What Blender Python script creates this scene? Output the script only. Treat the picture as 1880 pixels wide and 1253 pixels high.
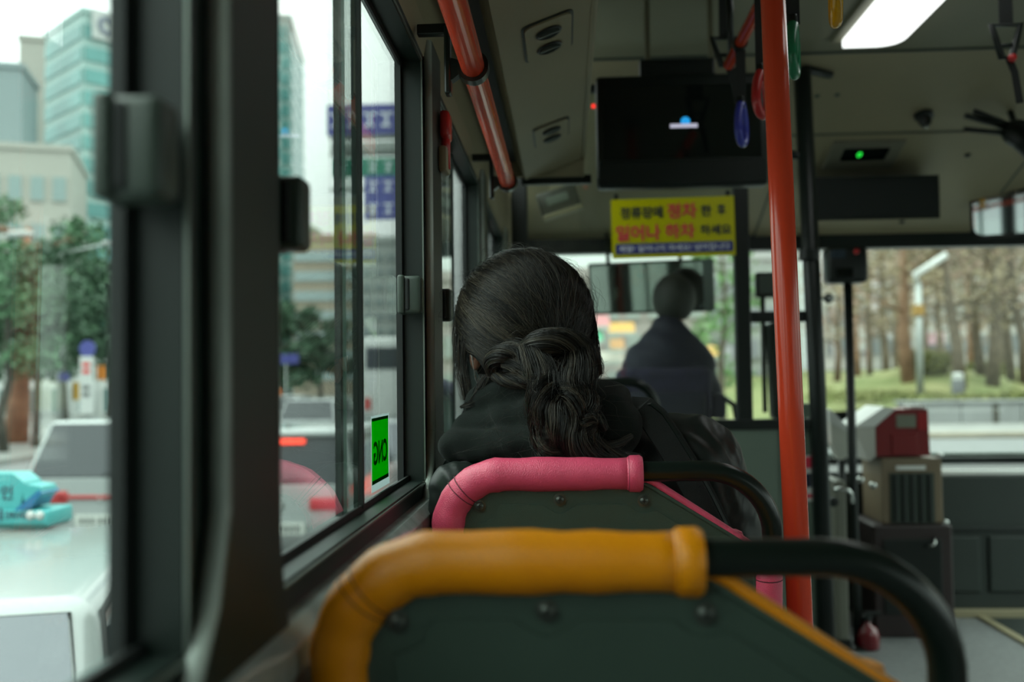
import bpy, bmesh, math, random
import numpy as np
from mathutils import Vector, Matrix

random.seed(7)
rng = np.random.default_rng(7)
for _o in list(bpy.data.objects):
    bpy.data.objects.remove(_o)
SC = bpy.context.scene
COL = SC.collection

# ---------------------------------------------------------------- camera
# bus axis = +Y, up = +Z, camera sits in a seat on the left side of the bus
CAM = Vector((0.0, 0.0, 1.35))
FPX = 1828.0                      # 35 mm lens on a 36 mm sensor, frame 1880 px wide
YAW, PITCH, ROLL = math.radians(3.10), math.radians(2.10), math.radians(0.7)
_F0 = Vector((-math.sin(YAW), math.cos(YAW), 0))
_R0 = Vector((math.cos(YAW), math.sin(YAW), 0))
CF = (_F0 * math.cos(PITCH) + Vector((0, 0, math.sin(PITCH)))).normalized()
_U0 = _R0.cross(CF)
CU = _U0 * math.cos(ROLL) + _R0 * math.sin(ROLL)
CR = _R0 * math.cos(ROLL) - _U0 * math.sin(ROLL)
cam_data = bpy.data.cameras.new('camera')
cam_data.sensor_width = 36.0
cam_data.lens = 35.0
cam_data.clip_start = 0.02
cam_data.clip_end = 2000
cam_data.dof.use_dof = True
cam_data.dof.focus_distance = 1.40
cam_data.dof.aperture_fstop = 3.2
cam = bpy.data.objects.new('camera', cam_data)
COL.objects.link(cam)
cam.matrix_world = Matrix(((CR.x, CU.x, -CF.x, CAM.x), (CR.y, CU.y, -CF.y, CAM.y), (CR.z, CU.z, -CF.z, CAM.z), (0, 0, 0, 1)))
SC.camera = cam

# ---------------------------------------------------------------- overcast sky, exposure
SC.view_settings.view_transform = 'Standard'
SC.view_settings.look = 'None'
SC.view_settings.gamma = 1.0
SC.view_settings.use_curve_mapping = False
SC.view_settings.exposure = 1.42
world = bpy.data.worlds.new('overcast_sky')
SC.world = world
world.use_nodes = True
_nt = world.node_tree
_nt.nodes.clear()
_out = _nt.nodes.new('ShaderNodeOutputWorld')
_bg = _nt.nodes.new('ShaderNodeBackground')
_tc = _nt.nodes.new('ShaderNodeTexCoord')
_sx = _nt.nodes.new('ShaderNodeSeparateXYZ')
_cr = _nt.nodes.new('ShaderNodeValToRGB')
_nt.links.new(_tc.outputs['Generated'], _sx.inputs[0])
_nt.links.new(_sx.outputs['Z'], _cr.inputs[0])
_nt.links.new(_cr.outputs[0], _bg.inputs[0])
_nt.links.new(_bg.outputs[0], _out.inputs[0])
# overcast dome, zenith boosted beyond real overcast to light the interior, grey-teal cast
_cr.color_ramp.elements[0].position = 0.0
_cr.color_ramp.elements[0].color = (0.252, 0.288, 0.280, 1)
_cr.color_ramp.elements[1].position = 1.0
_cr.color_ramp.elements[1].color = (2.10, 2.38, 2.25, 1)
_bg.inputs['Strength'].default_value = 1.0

SC.cycles.use_denoising = True
SC.cycles.max_bounces = 10
SC.cycles.diffuse_bounces = 5
SC.cycles.glossy_bounces = 4
SC.cycles.transparent_max_bounces = 24
SC.cycles.sample_clamp_indirect = 6.0


def ray(px, py):
    return CF + CR * ((px - 940.0) / FPX) - CU * ((py - 626.5) / FPX)


def at(px, py, Y=None, X=None, Z=None):
    """Place in the bus seen at photo pixel (px, py) on the plane Y=, X= or Z=."""
    d = ray(px, py)
    if Y is not None:
        t = (Y - CAM.y) / d.y
    elif X is not None:
        t = (X - CAM.x) / d.x
    else:
        t = (Z - CAM.z) / d.z
    return CAM + d * t


def proj(p):
    v = Vector(p) - CAM
    w = v.dot(CF)
    return (940 + FPX * v.dot(CR) / w, 626.5 - FPX * v.dot(CU) / w)
# ---------------------------------------------------------------- materials
def lin(r, g, b):
    f = lambda c: (c / 255 / 12.92) if c / 255 <= 0.04045 else ((c / 255 + 0.055) / 1.055) ** 2.4
    return (f(r), f(g), f(b))


def principled(name, col, rough=0.5, metal=0.0, spec=0.5, var=None, bump=None, coat=0.0, emit=None, sheen=0.0, stretch=None):
    m = bpy.data.materials.new(name)
    m.use_nodes = True
    nt = m.node_tree
    p = nt.nodes['Principled BSDF']
    p.inputs['Base Color'].default_value = (*col, 1)
    p.inputs['Roughness'].default_value = rough
    p.inputs['Metallic'].default_value = metal
    p.inputs['Specular IOR Level'].default_value = spec
    p.inputs['Coat Weight'].default_value = coat
    p.inputs['Coat Roughness'].default_value = 0.12
    if sheen:
        p.inputs['Sheen Weight'].default_value = sheen
    if emit:
        p.inputs['Emission Color'].default_value = (*emit[0], 1)
        p.inputs['Emission Strength'].default_value = emit[1]
    tc = None
    if var or bump:
        tc = nt.nodes.new('ShaderNodeTexCoord')
        vec = tc.outputs['Object']
        if stretch:
            mp = nt.nodes.new('ShaderNodeMapping')
            mp.inputs['Scale'].default_value = stretch
            nt.links.new(vec, mp.inputs[0])
            vec = mp.outputs[0]
    if var:
        n = nt.nodes.new('ShaderNodeTexNoise')
        n.inputs['Scale'].default_value = var[0]
        n.inputs['Detail'].default_value = 4
        nt.links.new(vec, n.inputs['Vector'])
        r = nt.nodes.new('ShaderNodeValToRGB')
        k = var[1]
        r.color_ramp.elements[0].position = 0.3
        r.color_ramp.elements[1].position = 0.7
        c2 = var[2] if len(var) > 2 else tuple(min(1, c * (1 + k)) for c in col)
        r.color_ramp.elements[0].color = (*[c * (1 - k) for c in col], 1)
        r.color_ramp.elements[1].color = (*c2, 1)
        nt.links.new(n.outputs['Fac'], r.inputs[0])
        nt.links.new(r.outputs[0], p.inputs['Base Color'])
    if bump:
        kind = bump[2] if len(bump) > 2 else 'noise'
        if kind == 'voronoi':
            n = nt.nodes.new('ShaderNodeTexVoronoi')
            n.inputs['Scale'].default_value = bump[0]
            o = n.outputs['Distance']
        else:
            n = nt.nodes.new('ShaderNodeTexNoise')
            n.inputs['Scale'].default_value = bump[0]
            n.inputs['Detail'].default_value = 3
            o = n.outputs['Fac']
        nt.links.new(vec, n.inputs['Vector'])
        b = nt.nodes.new('ShaderNodeBump')
        b.inputs['Strength'].default_value = bump[1]
        b.inputs['Distance'].default_value = 0.002
        nt.links.new(o, b.inputs['Height'])
        nt.links.new(b.outputs[0], p.inputs['Normal'])
    return m


def glass(name, tint, refl=1.0, rough=0.0):
    """thin window pane: clear tinted transmission plus fresnel reflection"""
    m = bpy.data.materials.new(name)
    m.use_nodes = True
    nt = m.node_tree
    nt.nodes.clear()
    out = nt.nodes.new('ShaderNodeOutputMaterial')
    tr = nt.nodes.new('ShaderNodeBsdfTransparent')
    tr.inputs[0].default_value = (*tint, 1)
    gl = nt.nodes.new('ShaderNodeBsdfGlossy')
    gl.inputs['Roughness'].default_value = rough
    gl.inputs['Color'].default_value = (refl, refl, refl, 1)
    lw = nt.nodes.new('ShaderNodeLayerWeight')
    lw.inputs['Blend'].default_value = 0.5
    pw = nt.nodes.new('ShaderNodeMath')
    pw.operation = 'POWER'
    pw.inputs[1].default_value = 5.0
    nt.links.new(lw.outputs['Facing'], pw.inputs[0])
    fr = nt.nodes.new('ShaderNodeMath')          # Schlick reflectance of one glass face
    fr.operation = 'MULTIPLY_ADD'
    fr.inputs[1].default_value = 0.96
    fr.inputs[2].default_value = 0.04
    nt.links.new(pw.outputs[0], fr.inputs[0])
    mx = nt.nodes.new('ShaderNodeMixShader')
    nt.links.new(fr.outputs[0], mx.inputs[0])
    nt.links.new(tr.outputs[0], mx.inputs[1])
    nt.links.new(gl.outputs[0], mx.inputs[2])
    nt.links.new(mx.outputs[0], out.inputs[0])
    return m


M = {}
M['frame'] = principled('dark_window_frame', (0.005, 0.0145, 0.0105), 0.45, var=(9, 0.15))
M['pillar'] = principled('pillar_trim', (0.012, 0.0215, 0.0155), 0.5, var=(6, 0.12))
M['rubber'] = principled('black_rubber', (0.008, 0.012, 0.011), 0.6)
M['alu'] = principled('dull_metal_edge', (0.22, 0.26, 0.23), 0.35, 0.6)
M['latch'] = principled('latch_plastic', (0.045, 0.066, 0.052), 0.42, bump=(400, 0.1))
M['wall'] = principled('wall_panel', (0.038, 0.056, 0.044), 0.6, var=(5, 0.12))
M['beige'] = principled('beige_panel', (0.27, 0.238, 0.145), 0.55, var=(3, 0.06), bump=(180, 0.08))
M['ceil'] = principled('ceiling_panel', (0.18, 0.175, 0.112), 0.55, var=(2, 0.05))
M['floor'] = principled('floor_vinyl', (0.19, 0.20, 0.20), 0.55, var=(40, 0.15))
M['ggreen'] = principled('grey_green_panel', (0.145, 0.195, 0.155), 0.5, var=(4, 0.06))
M['black'] = principled('black_plastic', (0.0055, 0.0108, 0.0088), 0.4)
M['blackpaint'] = principled('black_tube_paint', (0.0065, 0.012, 0.0092), 0.28, spec=0.5)
M['redpaint'] = principled('red_tube_paint', (0.92, 0.085, 0.032), 0.22, spec=0.5, coat=0.3)
M['dash'] = principled('dark_dash_plastic', (0.014, 0.023, 0.0185), 0.55, var=(5, 0.12))
M['lowwall'] = principled('dark_lower_wall', (0.013, 0.021, 0.017), 0.6, var=(5, 0.12))
M['pink'] = principled('pink_leatherette', (0.86, 0.090, 0.19), 0.36, spec=0.7, bump=(650, 0.30, 'voronoi'), var=(30, 0.08))
M['orange'] = principled('orange_leatherette', (1.0, 0.335, 0.003), 0.30, spec=0.55, bump=(650, 0.22, 'voronoi'), var=(14, 0.07))
M['stitch'] = principled('dark_stitching', (0.10, 0.02, 0.03), 0.7)
M['stitch_o'] = principled('brown_stitching', (0.25, 0.10, 0.02), 0.7)
M['seatback'] = principled('seat_back_plastic', (0.050, 0.084, 0.064), 0.5, bump=(900, 0.35), var=(7, 0.08))
M['screw'] = principled('screw_metal', (0.09, 0.105, 0.09), 0.32, 0.5)
M['screwdark'] = principled('screw_recess', (0.02, 0.02, 0.02), 0.5)
M['pane'] = glass('green_tinted_pane', (0.935, 0.970, 0.950))
M['clear'] = glass('clear_pane', (0.945, 0.975, 0.95))
M['tealstrip'] = principled('teal_glass_edge', (0.34, 0.62, 0.54), 0.15, spec=0.6)
M['white'] = principled('white_plastic', (0.78, 0.80, 0.77), 0.4)
M['lamp'] = principled('lamp_diffuser', (0.8, 0.8, 0.8), 0.4, emit=((0.95, 1.0, 0.97), 0.7))
M['yellow'] = principled('yellow_sign', (0.60, 0.56, 0.0), 0.35)
M['navy'] = principled('navy_print', (0.03, 0.035, 0.23), 0.4)
M['redprint'] = principled('red_print', (0.80, 0.05, 0.10), 0.4)
M['dkprint'] = principled('dark_print', (0.02, 0.03, 0.06), 0.4)
M['paleprint'] = principled('pale_print', (0.75, 0.78, 0.85), 0.4)
M['chrome'] = principled('chrome', (0.6, 0.62, 0.6), 0.15, 1.0)
M['mirror'] = principled('mirror_glass', (0.75, 0.80, 0.80), 0.03, 1.0)
M['dimmirror'] = principled('smoked_mirror_glass', (0.40, 0.43, 0.40), 0.05, 1.0)
M['screen'] = principled('tv_screen', (0.006, 0.010, 0.009), 0.08, spec=0.8)
M['skin'] = principled('skin', (0.56, 0.30, 0.21), 0.5, var=(30, 0.06))
M['ear'] = principled('ear_skin', (0.62, 0.24, 0.16), 0.5)
M['hair'] = principled('dark_hair', (0.021, 0.018, 0.0135), 0.34, spec=0.5)
_n = M['hair'].node_tree
_at = _n.nodes.new('ShaderNodeAttribute')
_at.attribute_name = 'tone'
_rp = _n.nodes.new('ShaderNodeValToRGB')
_rp.color_ramp.elements[0].color = (0.0035, 0.0038, 0.0032, 1)
_rp.color_ramp.elements[1].color = (0.082, 0.068, 0.048, 1)
_rp.color_ramp.elements.new(0.6).color = (0.022, 0.0195, 0.015, 1)
_n.links.new(_at.outputs['Fac'], _rp.inputs[0])
_n.links.new(_rp.outputs[0], _n.nodes['Principled BSDF'].inputs['Base Color'])
M['hairbase'] = principled('hair_mass', (0.010, 0.0095, 0.0075), 0.6)
M['hood'] = principled('black_fleece', (0.0042, 0.0080, 0.0062), 0.95, spec=0.3, sheen=0.06, bump=(700, 0.5))
M['jacket'] = principled('dark_nylon_jacket', (0.009, 0.0145, 0.0122), 0.46, spec=0.45)
M['trouser'] = principled('dark_trousers', (0.02, 0.02, 0.025), 0.8)
M['strap'] = principled('black_webbing', (0.014, 0.017, 0.016), 0.75, bump=(900, 0.5))
M['mask'] = principled('white_mask', (0.8, 0.8, 0.78), 0.8)
M['navycloth'] = principled('navy_jacket', (0.018, 0.02, 0.042), 0.7)
M['purpleseat'] = principled('purple_seat_fabric', (0.035, 0.032, 0.07), 0.8, var=(20, 0.2))


# ---------------------------------------------------------------- geometry helpers
def finish_mesh(name, bm, mat, smooth=False):
    bmesh.ops.recalc_face_normals(bm, faces=bm.faces)
    me = bpy.data.meshes.new(name)
    bm.to_mesh(me)
    bm.free()
    if smooth:
        me.polygons.foreach_set('use_smooth', [True] * len(me.polygons))
        if smooth == 'auto':
            me.set_sharp_from_angle(angle=math.radians(40))
    if isinstance(mat, (list, tuple)):
        for m_ in mat:
            me.materials.append(m_)
    else:
        me.materials.append(mat)
    return me


ORG = {}


def link(name, me, parent=None):
    o = bpy.data.objects.new(name, me)
    COL.objects.link(o)
    if parent is not None:
        o.parent = parent
        ORG[o.name] = ORG.get(parent.name, Vector((0, 0, 0)))
    else:
        ORG[o.name] = Vector((0, 0, 0))
    return o


def part(name, bm, mat, parent, smooth=False, label=None, kind=None):
    """mesh in WORLD coordinates (or local ones for a thing made with local=True) -> child of parent"""
    me = finish_mesh(name, bm, mat, smooth) if isinstance(bm, bmesh.types.BMesh) else bm
    org = ORG.get(parent.name, Vector((0, 0, 0))) if parent is not None else Vector((0, 0, 0))
    if org.length:
        me.transform(Matrix.Translation(-org))
    o = link(name, me, parent)
    if label:
        o['label'] = label
    if kind:
        o['kind'] = kind
    return o


def thing(name, label, cat, loc=(0, 0, 0), rotz=0.0, group=None, local=False):
    o = bpy.data.objects.new(name, None)
    COL.objects.link(o)
    o.empty_display_size = 0.05
    o.location = loc
    o.rotation_euler = (0, 0, rotz)
    o['label'] = label
    o['category'] = cat
    if group:
        o['group'] = group
    ORG[o.name] = Vector((0, 0, 0)) if local else Vector(loc)
    return o


def tag(o, label, cat, group=None):
    o['label'] = label
    o['category'] = cat
    if group:
        o['group'] = group
    return o


def struct_root(name, loc=(0, 0, 0), label=None):
    o = bpy.data.objects.new(name, None)
    COL.objects.link(o)
    o.location = loc
    o['kind'] = 'structure'
    if label:
        o['label'] = label
    ORG[o.name] = Vector(loc)
    return o


def struct(name, bm, mat, smooth=False, label=None):
    o = part(name, bm, mat, None, smooth)
    o['kind'] = 'structure'
    if label:
        o['label'] = label
    return o


def copy_tree(o, parent=None):
    c = o.copy()
    COL.objects.link(c)
    c.parent = parent
    ORG[c.name] = ORG.get(o.name, Vector((0, 0, 0)))
    for ch in list(o.children):
        copy_tree(ch, c)
    return c


def box(x0, x1, y0, y1, z0, z1, bev=0.0, seg=2, bm=None):
    own = bm is None
    b = bmesh.new()
    r = bmesh.ops.create_cube(b, size=1.0)
    for v in b.verts:
        v.co = Vector(((x0 + x1) / 2 + v.co.x * (x1 - x0), (y0 + y1) / 2 + v.co.y * (y1 - y0), (z0 + z1) / 2 + v.co.z * (z1 - z0)))
    if bev > 0:
        bmesh.ops.bevel(b, geom=list(b.edges), offset=bev, segments=seg, profile=0.5, affect='EDGES')
    if own:
        return b
    merge(bm, b)
    return bm


def merge(dst, src):
    me = bpy.data.meshes.new('tmp')
    src.to_mesh(me)
    src.free()
    dst.from_mesh(me)
    bpy.data.meshes.remove(me)


def xform(bm, mtx):
    bmesh.ops.transform(bm, matrix=mtx, verts=bm.verts)
    return bm


def prism(poly, axis, a0, a1, bev=0.0):
    """polygon in the two other axes, extruded along axis ('X','Y','Z') from a0 to a1"""
    b = bmesh.new()

    def mk(p, a):
        if axis == 'X':
            return (a, p[0], p[1])
        if axis == 'Y':
            return (p[0], a, p[1])
        return (p[0], p[1], a)
    v0 = [b.verts.new(mk(p, a0)) for p in poly]
    v1 = [b.verts.new(mk(p, a1)) for p in poly]
    n = len(poly)
    b.faces.new(v0)
    b.faces.new(list(reversed(v1)))
    for i in range(n):
        b.faces.new((v0[i], v0[(i + 1) % n], v1[(i + 1) % n], v1[i]))
    if bev:
        bmesh.ops.bevel(b, geom=list(b.edges), offset=bev, segments=2, profile=0.5, affect='EDGES')
    return b


def fillet(poly, r, seg=5):
    """round the corners of a 2-D polygon; r may be a list"""
    out = []
    n = len(poly)
    for i in range(n):
        ri = r[i] if isinstance(r, (list, tuple)) else r
        p0, p1, p2 = Vector(poly[i - 1]), Vector(poly[i]), Vector(poly[(i + 1) % n])
        if ri <= 0:
            out.append(tuple(p1))
            continue
        a, c = (p0 - p1), (p2 - p1)
        ang = a.angle(c)
        t = min(ri / math.tan(ang / 2), a.length * 0.49, c.length * 0.49)
        q0, q1 = p1 + a.normalized() * t, p1 + c.normalized() * t
        for k in range(seg + 1):
            s = k / seg
            out.append(tuple(q0 * (1 - s) ** 2 + p1 * 2 * s * (1 - s) + q1 * s ** 2))
    return out


def tube(pts, r, n=10, bm=None, caps=True, closed=False):
    """swept round tube through pts; r number or list"""
    own = bm is None
    b = bmesh.new() if own else bm
    P = [Vector(p) for p in pts]
    m = len(P)
    rings = []
    prev = None
    for i in range(m):
        if closed:
            t = (P[(i + 1) % m] - P[i - 1]).normalized()
        else:
            t = (P[min(i + 1, m - 1)] - P[max(i - 1, 0)]).normalized()
        if prev is None:
            u = t.orthogonal().normalized()
        else:
            u = (prev - t * prev.dot(t))
            u = u.normalized() if u.length > 1e-6 else t.orthogonal().normalized()
        prev = u
        w = t.cross(u)
        ri = r[i] if isinstance(r, (list, tuple)) else r
        rings.append([b.verts.new(P[i] + (u * math.cos(2 * math.pi * k / n) + w * math.sin(2 * math.pi * k / n)) * ri) for k in range(n)])
    for i in range(m if closed else m - 1):
        A, B = rings[i], rings[(i + 1) % m]
        for k in range(n):
            b.faces.new((A[k], A[(k + 1) % n], B[(k + 1) % n], B[k]))
    if caps and not closed:
        b.faces.new(list(reversed(rings[0])))
        b.faces.new(rings[-1])
    return b


def arc_path(pts, r, seg=8):
    """poly-line with rounded corners (3-D)"""
    P = [Vector(p) for p in pts]
    out = [P[0]]
    for i in range(1, len(P) - 1):
        a, c = P[i - 1] - P[i], P[i + 1] - P[i]
        t = min(r / math.tan(a.angle(c) / 2), a.length * 0.5, c.length * 0.5)
        q0, q1 = P[i] + a.normalized() * t, P[i] + c.normalized() * t
        # true circular arc
        bis = (a.normalized() + c.normalized()).normalized()
        R = t * math.tan(a.angle(c) / 2)
        cen = P[i] + bis * (R / math.sin(a.angle(c) / 2))
        v0, v1 = q0 - cen, q1 - cen
        for k in range(seg + 1):
            s = k / seg
            om = v0.angle(v1)
            v = (v0 * math.sin((1 - s) * om) + v1 * math.sin(s * om)) / math.sin(om)
            out.append(cen + v)
    out.append(P[-1])
    return out


def lathe(profile, center, axis=(0, 0, 1), n=16, bm=None):
    """profile list of (radius, height) about axis through center"""
    b = bmesh.new() if bm is None else bm
    ax = Vector(axis).normalized()
    u = ax.orthogonal().normalized()
    w = ax.cross(u)
    c = Vector(center)
    rings = []
    for r, h in profile:
        if r < 1e-6:
            rings.append([b.verts.new(c + ax * h)])
        else:
            rings.append([b.verts.new(c + ax * h + (u * math.cos(2 * math.pi * k / n) + w * math.sin(2 * math.pi * k / n)) * r) for k in range(n)])
    for A, B in zip(rings, rings[1:]):
        for k in range(n):
            if len(A) == 1 and len(B) == 1:
                continue
            if len(A) == 1:
                b.faces.new((A[0], B[(k + 1) % n], B[k]))
            elif len(B) == 1:
                b.faces.new((A[k], A[(k + 1) % n], B[0]))
            else:
                b.faces.new((A[k], A[(k + 1) % n], B[(k + 1) % n], B[k]))
    if len(rings[0]) > 1:
        b.faces.new(list(reversed(rings[0])))
    if len(rings[-1]) > 1:
        b.faces.new(rings[-1])
    return b


def ribbon(pts, normals, w, th, bm=None):
    """flat band of width w and thickness th along pts"""
    b = bmesh.new() if bm is None else bm
    P = [Vector(p) for p in pts]
    rings = []
    for i, p in enumerate(P):
        t = (P[min(i + 1, len(P) - 1)] - P[max(i - 1, 0)]).normalized()
        nn = Vector(normals[i]) if isinstance(normals[0], (list, tuple, Vector)) else Vector(normals)
        s = t.cross(nn).normalized()
        nn = s.cross(t).normalized()
        rings.append([b.verts.new(p + s * w / 2 + nn * th / 2), b.verts.new(p - s * w / 2 + nn * th / 2),
                      b.verts.new(p - s * w / 2 - nn * th / 2), b.verts.new(p + s * w / 2 - nn * th / 2)])
    for A, B in zip(rings, rings[1:]):
        for k in range(4):
            b.faces.new((A[k], A[(k + 1) % 4], B[(k + 1) % 4], B[k]))
    b.faces.new(list(reversed(rings[0])))
    b.faces.new(rings[-1])
    return b


def text_bm(body, origin, right, up, height, width=None, depth=0.001, bold=0.0, align='CENTER'):
    """lettering as geometry: origin = centre of the text box; right/up unit vectors in the world"""
    cu = bpy.data.curves.new('lettering', 'FONT')
    cu.body = body
    cu.align_x = 'LEFT'
    cu.offset = bold
    cu.extrude = 0.5
    cu.resolution_u = 3
    ob = bpy.data.objects.new('lettering_tmp', cu)
    COL.objects.link(ob)
    dg = bpy.context.evaluated_depsgraph_get()
    me = bpy.data.meshes.new_from_object(ob.evaluated_get(dg))
    bpy.data.objects.remove(ob)
    b = bmesh.new()
    b.from_mesh(me)
    bpy.data.meshes.remove(me)
    if not b.verts:
        return b
    xs = [v.co.x for v in b.verts]
    ys = [v.co.y for v in b.verts]
    cx, cy = (min(xs) + max(xs)) / 2, (min(ys) + max(ys)) / 2
    sy = height / max(1e-6, max(ys) - min(ys))
    sx = sy if width is None else width / max(1e-6, max(xs) - min(xs))
    R_, U_ = Vector(right).normalized(), Vector(up).normalized()
    N_ = R_.cross(U_)
    o = Vector(origin)
    for v in b.verts:
        x, y, z = (v.co.x - cx) * sx, (v.co.y - cy) * sy, v.co.z * 2 * depth / 2
        v.co = o + R_ * x + U_ * y + N_ * z
    return b


# ---------------------------------------------------------------- implicit surfaces (bodies, cloth)
def smin(a, b, k):
    h = np.clip(0.5 + 0.5 * (b - a) / k, 0, 1)
    return b * (1 - h) + a * h - k * h * (1 - h)


def sd_cap(P, a, b, ra, rb=None):
    """tapered capsule"""
    rb = ra if rb is None else rb
    a, b = np.array(a, float), np.array(b, float)
    ab = b - a
    t = np.clip(((P - a) @ ab) / (ab @ ab), 0, 1)
    d = np.linalg.norm(P - (a + t[..., None] * ab), axis=-1)
    return d - (ra + (rb - ra) * t)


def sd_ell(P, c, r, rot=None):
    q = P - np.array(c, float)
    if rot is not None:
        q = q @ np.array(rot)          # columns = local axes
    r = np.array(r, float)
    k0 = np.linalg.norm(q / r, axis=-1)
    k1 = np.linalg.norm(q / (r * r), axis=-1)
    return k0 * (k0 - 1.0) / np.maximum(k1, 1e-9)


def surface_nets(f, lo, hi, h):
    lo, hi = np.array(lo, float), np.array(hi, float)
    n = np.ceil((hi - lo) / h).astype(int) + 1
    # evaluate only the 8-cell blocks near the surface
    B = 8
    nb = np.ceil(n / B).astype(int)
    V = np.ones(nb * B, np.float32)
    cen = np.stack(np.meshgrid(*[lo[k] + h * (np.arange(nb[k]) * B + (B - 1) / 2) for k in range(3)], indexing='ij'), -1)
    fc = f(cen)
    V[:] = np.repeat(np.repeat(np.repeat(fc, B, 0), B, 1), B, 2)
    near = np.argwhere(np.abs(fc) < h * B * 1.25 + 0.012)
    loc = np.stack(np.meshgrid(*[np.arange(B)] * 3, indexing='ij'), -1)
    for i in range(0, len(near), 400):
        blk = near[i:i + 400]
        gi = blk[:, None, None, None, :] * B + loc[None]
        val = f(lo + h * gi)
        V[gi[..., 0], gi[..., 1], gi[..., 2]] = val
    V = V[:n[0], :n[1], :n[2]]
    S = V < 0
    c = n - 1
    acc = np.zeros((*c, 3), np.float32)
    cnt = np.zeros(c, np.float32)

    def sl(o):
        return tuple(slice(o[k], o[k] + c[k]) for k in range(3))
    corners = [(i, j, k) for i in (0, 1) for j in (0, 1) for k in (0, 1)]
    for a in corners:
        for ax in range(3):
            if a[ax] == 1:
                continue
            b = list(a)
            b[ax] = 1
            va, vb = V[sl(a)], V[sl(b)]
            m = (va < 0) != (vb < 0)
            t = np.where(m, va / np.where(m, va - vb, 1), 0)
            for k in range(3):
                acc[..., k] += np.where(m, a[k] + (t if k == ax else 0), 0)
            cnt += m
    has = cnt > 0
    idx = -np.ones(c, int)
    idx[has] = np.arange(has.sum())
    cell = np.argwhere(has)
    verts = lo + h * (cell + acc[has] / cnt[has][:, None])
    faces = []
    for ax in range(3):
        u, w = (ax + 1) % 3, (ax + 2) % 3
        s0 = [slice(1, -1)] * 3
        s1 = [slice(1, -1)] * 3
        s0[ax] = slice(0, n[ax] - 1)
        s1[ax] = slice(1, n[ax])
        A, B = S[tuple(s0)], S[tuple(s1)]
        e = np.argwhere(A != B)
        if not len(e):
            continue
        flip = A[tuple(e.T)]
        e = e + 1
        e[:, ax] -= 1
        q = []
        for du, dw in ((0, 0), (-1, 0), (-1, -1), (0, -1)):
            o = e.copy()
            o[:, u] += du
            o[:, w] += dw
            q.append(idx[tuple(o.T)])
        q = np.stack(q, 1)
        q[~flip] = q[~flip][:, ::-1]
        faces.append(q)
    F = np.concatenate(faces)
    F = F[(F >= 0).all(1)]
    return verts, F


def np_mesh(name, verts, faces, mat, smooth=True):
    me = bpy.data.meshes.new(name)
    V = np.asarray(verts, np.float32)
    F = np.asarray(faces, np.int32)
    k = F.shape[1]
    me.vertices.add(len(V))
    me.vertices.foreach_set('co', V.ravel())
    me.loops.add(F.size)
    me.loops.foreach_set('vertex_index', F.ravel())
    me.polygons.add(len(F))
    me.polygons.foreach_set('loop_start', np.arange(0, F.size, k, dtype=np.int32))
    me.polygons.foreach_set('loop_total', np.full(len(F), k, np.int32))
    me.update(calc_edges=True)
    me.validate()
    if smooth:
        me.polygons.foreach_set('use_smooth', [True] * len(me.polygons))
    me.materials.append(mat)
    return me


def sdf_mesh(name, f, lo, hi, h, mat):
    v, q = surface_nets(f, lo, hi, h)
    return np_mesh(name, v, q, mat)
# ================================================================ the bus shell
FLOOR, CEIL, ROAD = 0.22, 2.50, -0.70
XL, XR = -0.252, 2.42            # glass planes left / right
YB, YF = -3.4, 5.0              # rear wall, front
Z0, Z1 = 1.195, 1.841           # window glass bottom / top

# floor with the sunken door well at the front right
b = box(-0.26, 1.88, YB, 5.1, FLOOR - 0.08, FLOOR)
box(1.88, XR, YB, 3.55, FLOOR - 0.08, FLOOR, bm=b)
floor = struct('floor', b, M['floor'])
struct('trim_1', box(1.865, 1.905, 3.55, 4.74, FLOOR - 0.02, FLOOR + 0.012, 0.004), M['beige'], label='pale nosing strip along the door well')
struct('trim_2', box(1.62, XR, 4.72, 4.76, FLOOR, FLOOR + 0.035, 0.004), M['beige'], label='pale strip at the foot of the front panel')
b = box(1.90, XR, 3.5, 4.9, -0.12, -0.08)
box(1.885, 1.90, 3.5, 4.9, -0.12, FLOOR - 0.02, bm=b)
struct('door_well', b, M['wall'])

# ceiling
ceiling = struct('ceiling', box(-0.26, XR + 0.03, YB, 3.60, CEIL, CEIL + 0.05), M['ceil'])

# left wall
XO, XI = -0.259, -0.219         # outer and inner face of the window frames
wl = struct_root('wall_left', (XL, 0, FLOOR))
part('lower_panel', box(XO, -0.199, YB, 5.0, FLOOR, 1.136), M['lowwall'], wl)
part('sill_ledge', prism(fillet([(XO, 1.136), (-0.195, 1.136), (-0.195, 1.158), (-0.206, 1.170), (XO, 1.172)], [0, .003, .004, .004, 0], 3), 'Y', YB, 5.0), principled('worn_sill', (0.36, 0.41, 0.39), 0.16, spec=1.0, var=(18, 0.25)), wl, smooth='auto')
part('upper_panel', prism([(XO, 1.860), (-0.219, 1.860), (-0.212, 1.90), (-0.212, 2.07), (XO, 2.07)], 'Y', YB, 5.0), M['beige'], wl)
part('top_channel', box(XO, -0.15, YB, 3.1, 2.07, 2.11), M['black'], wl)

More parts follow.
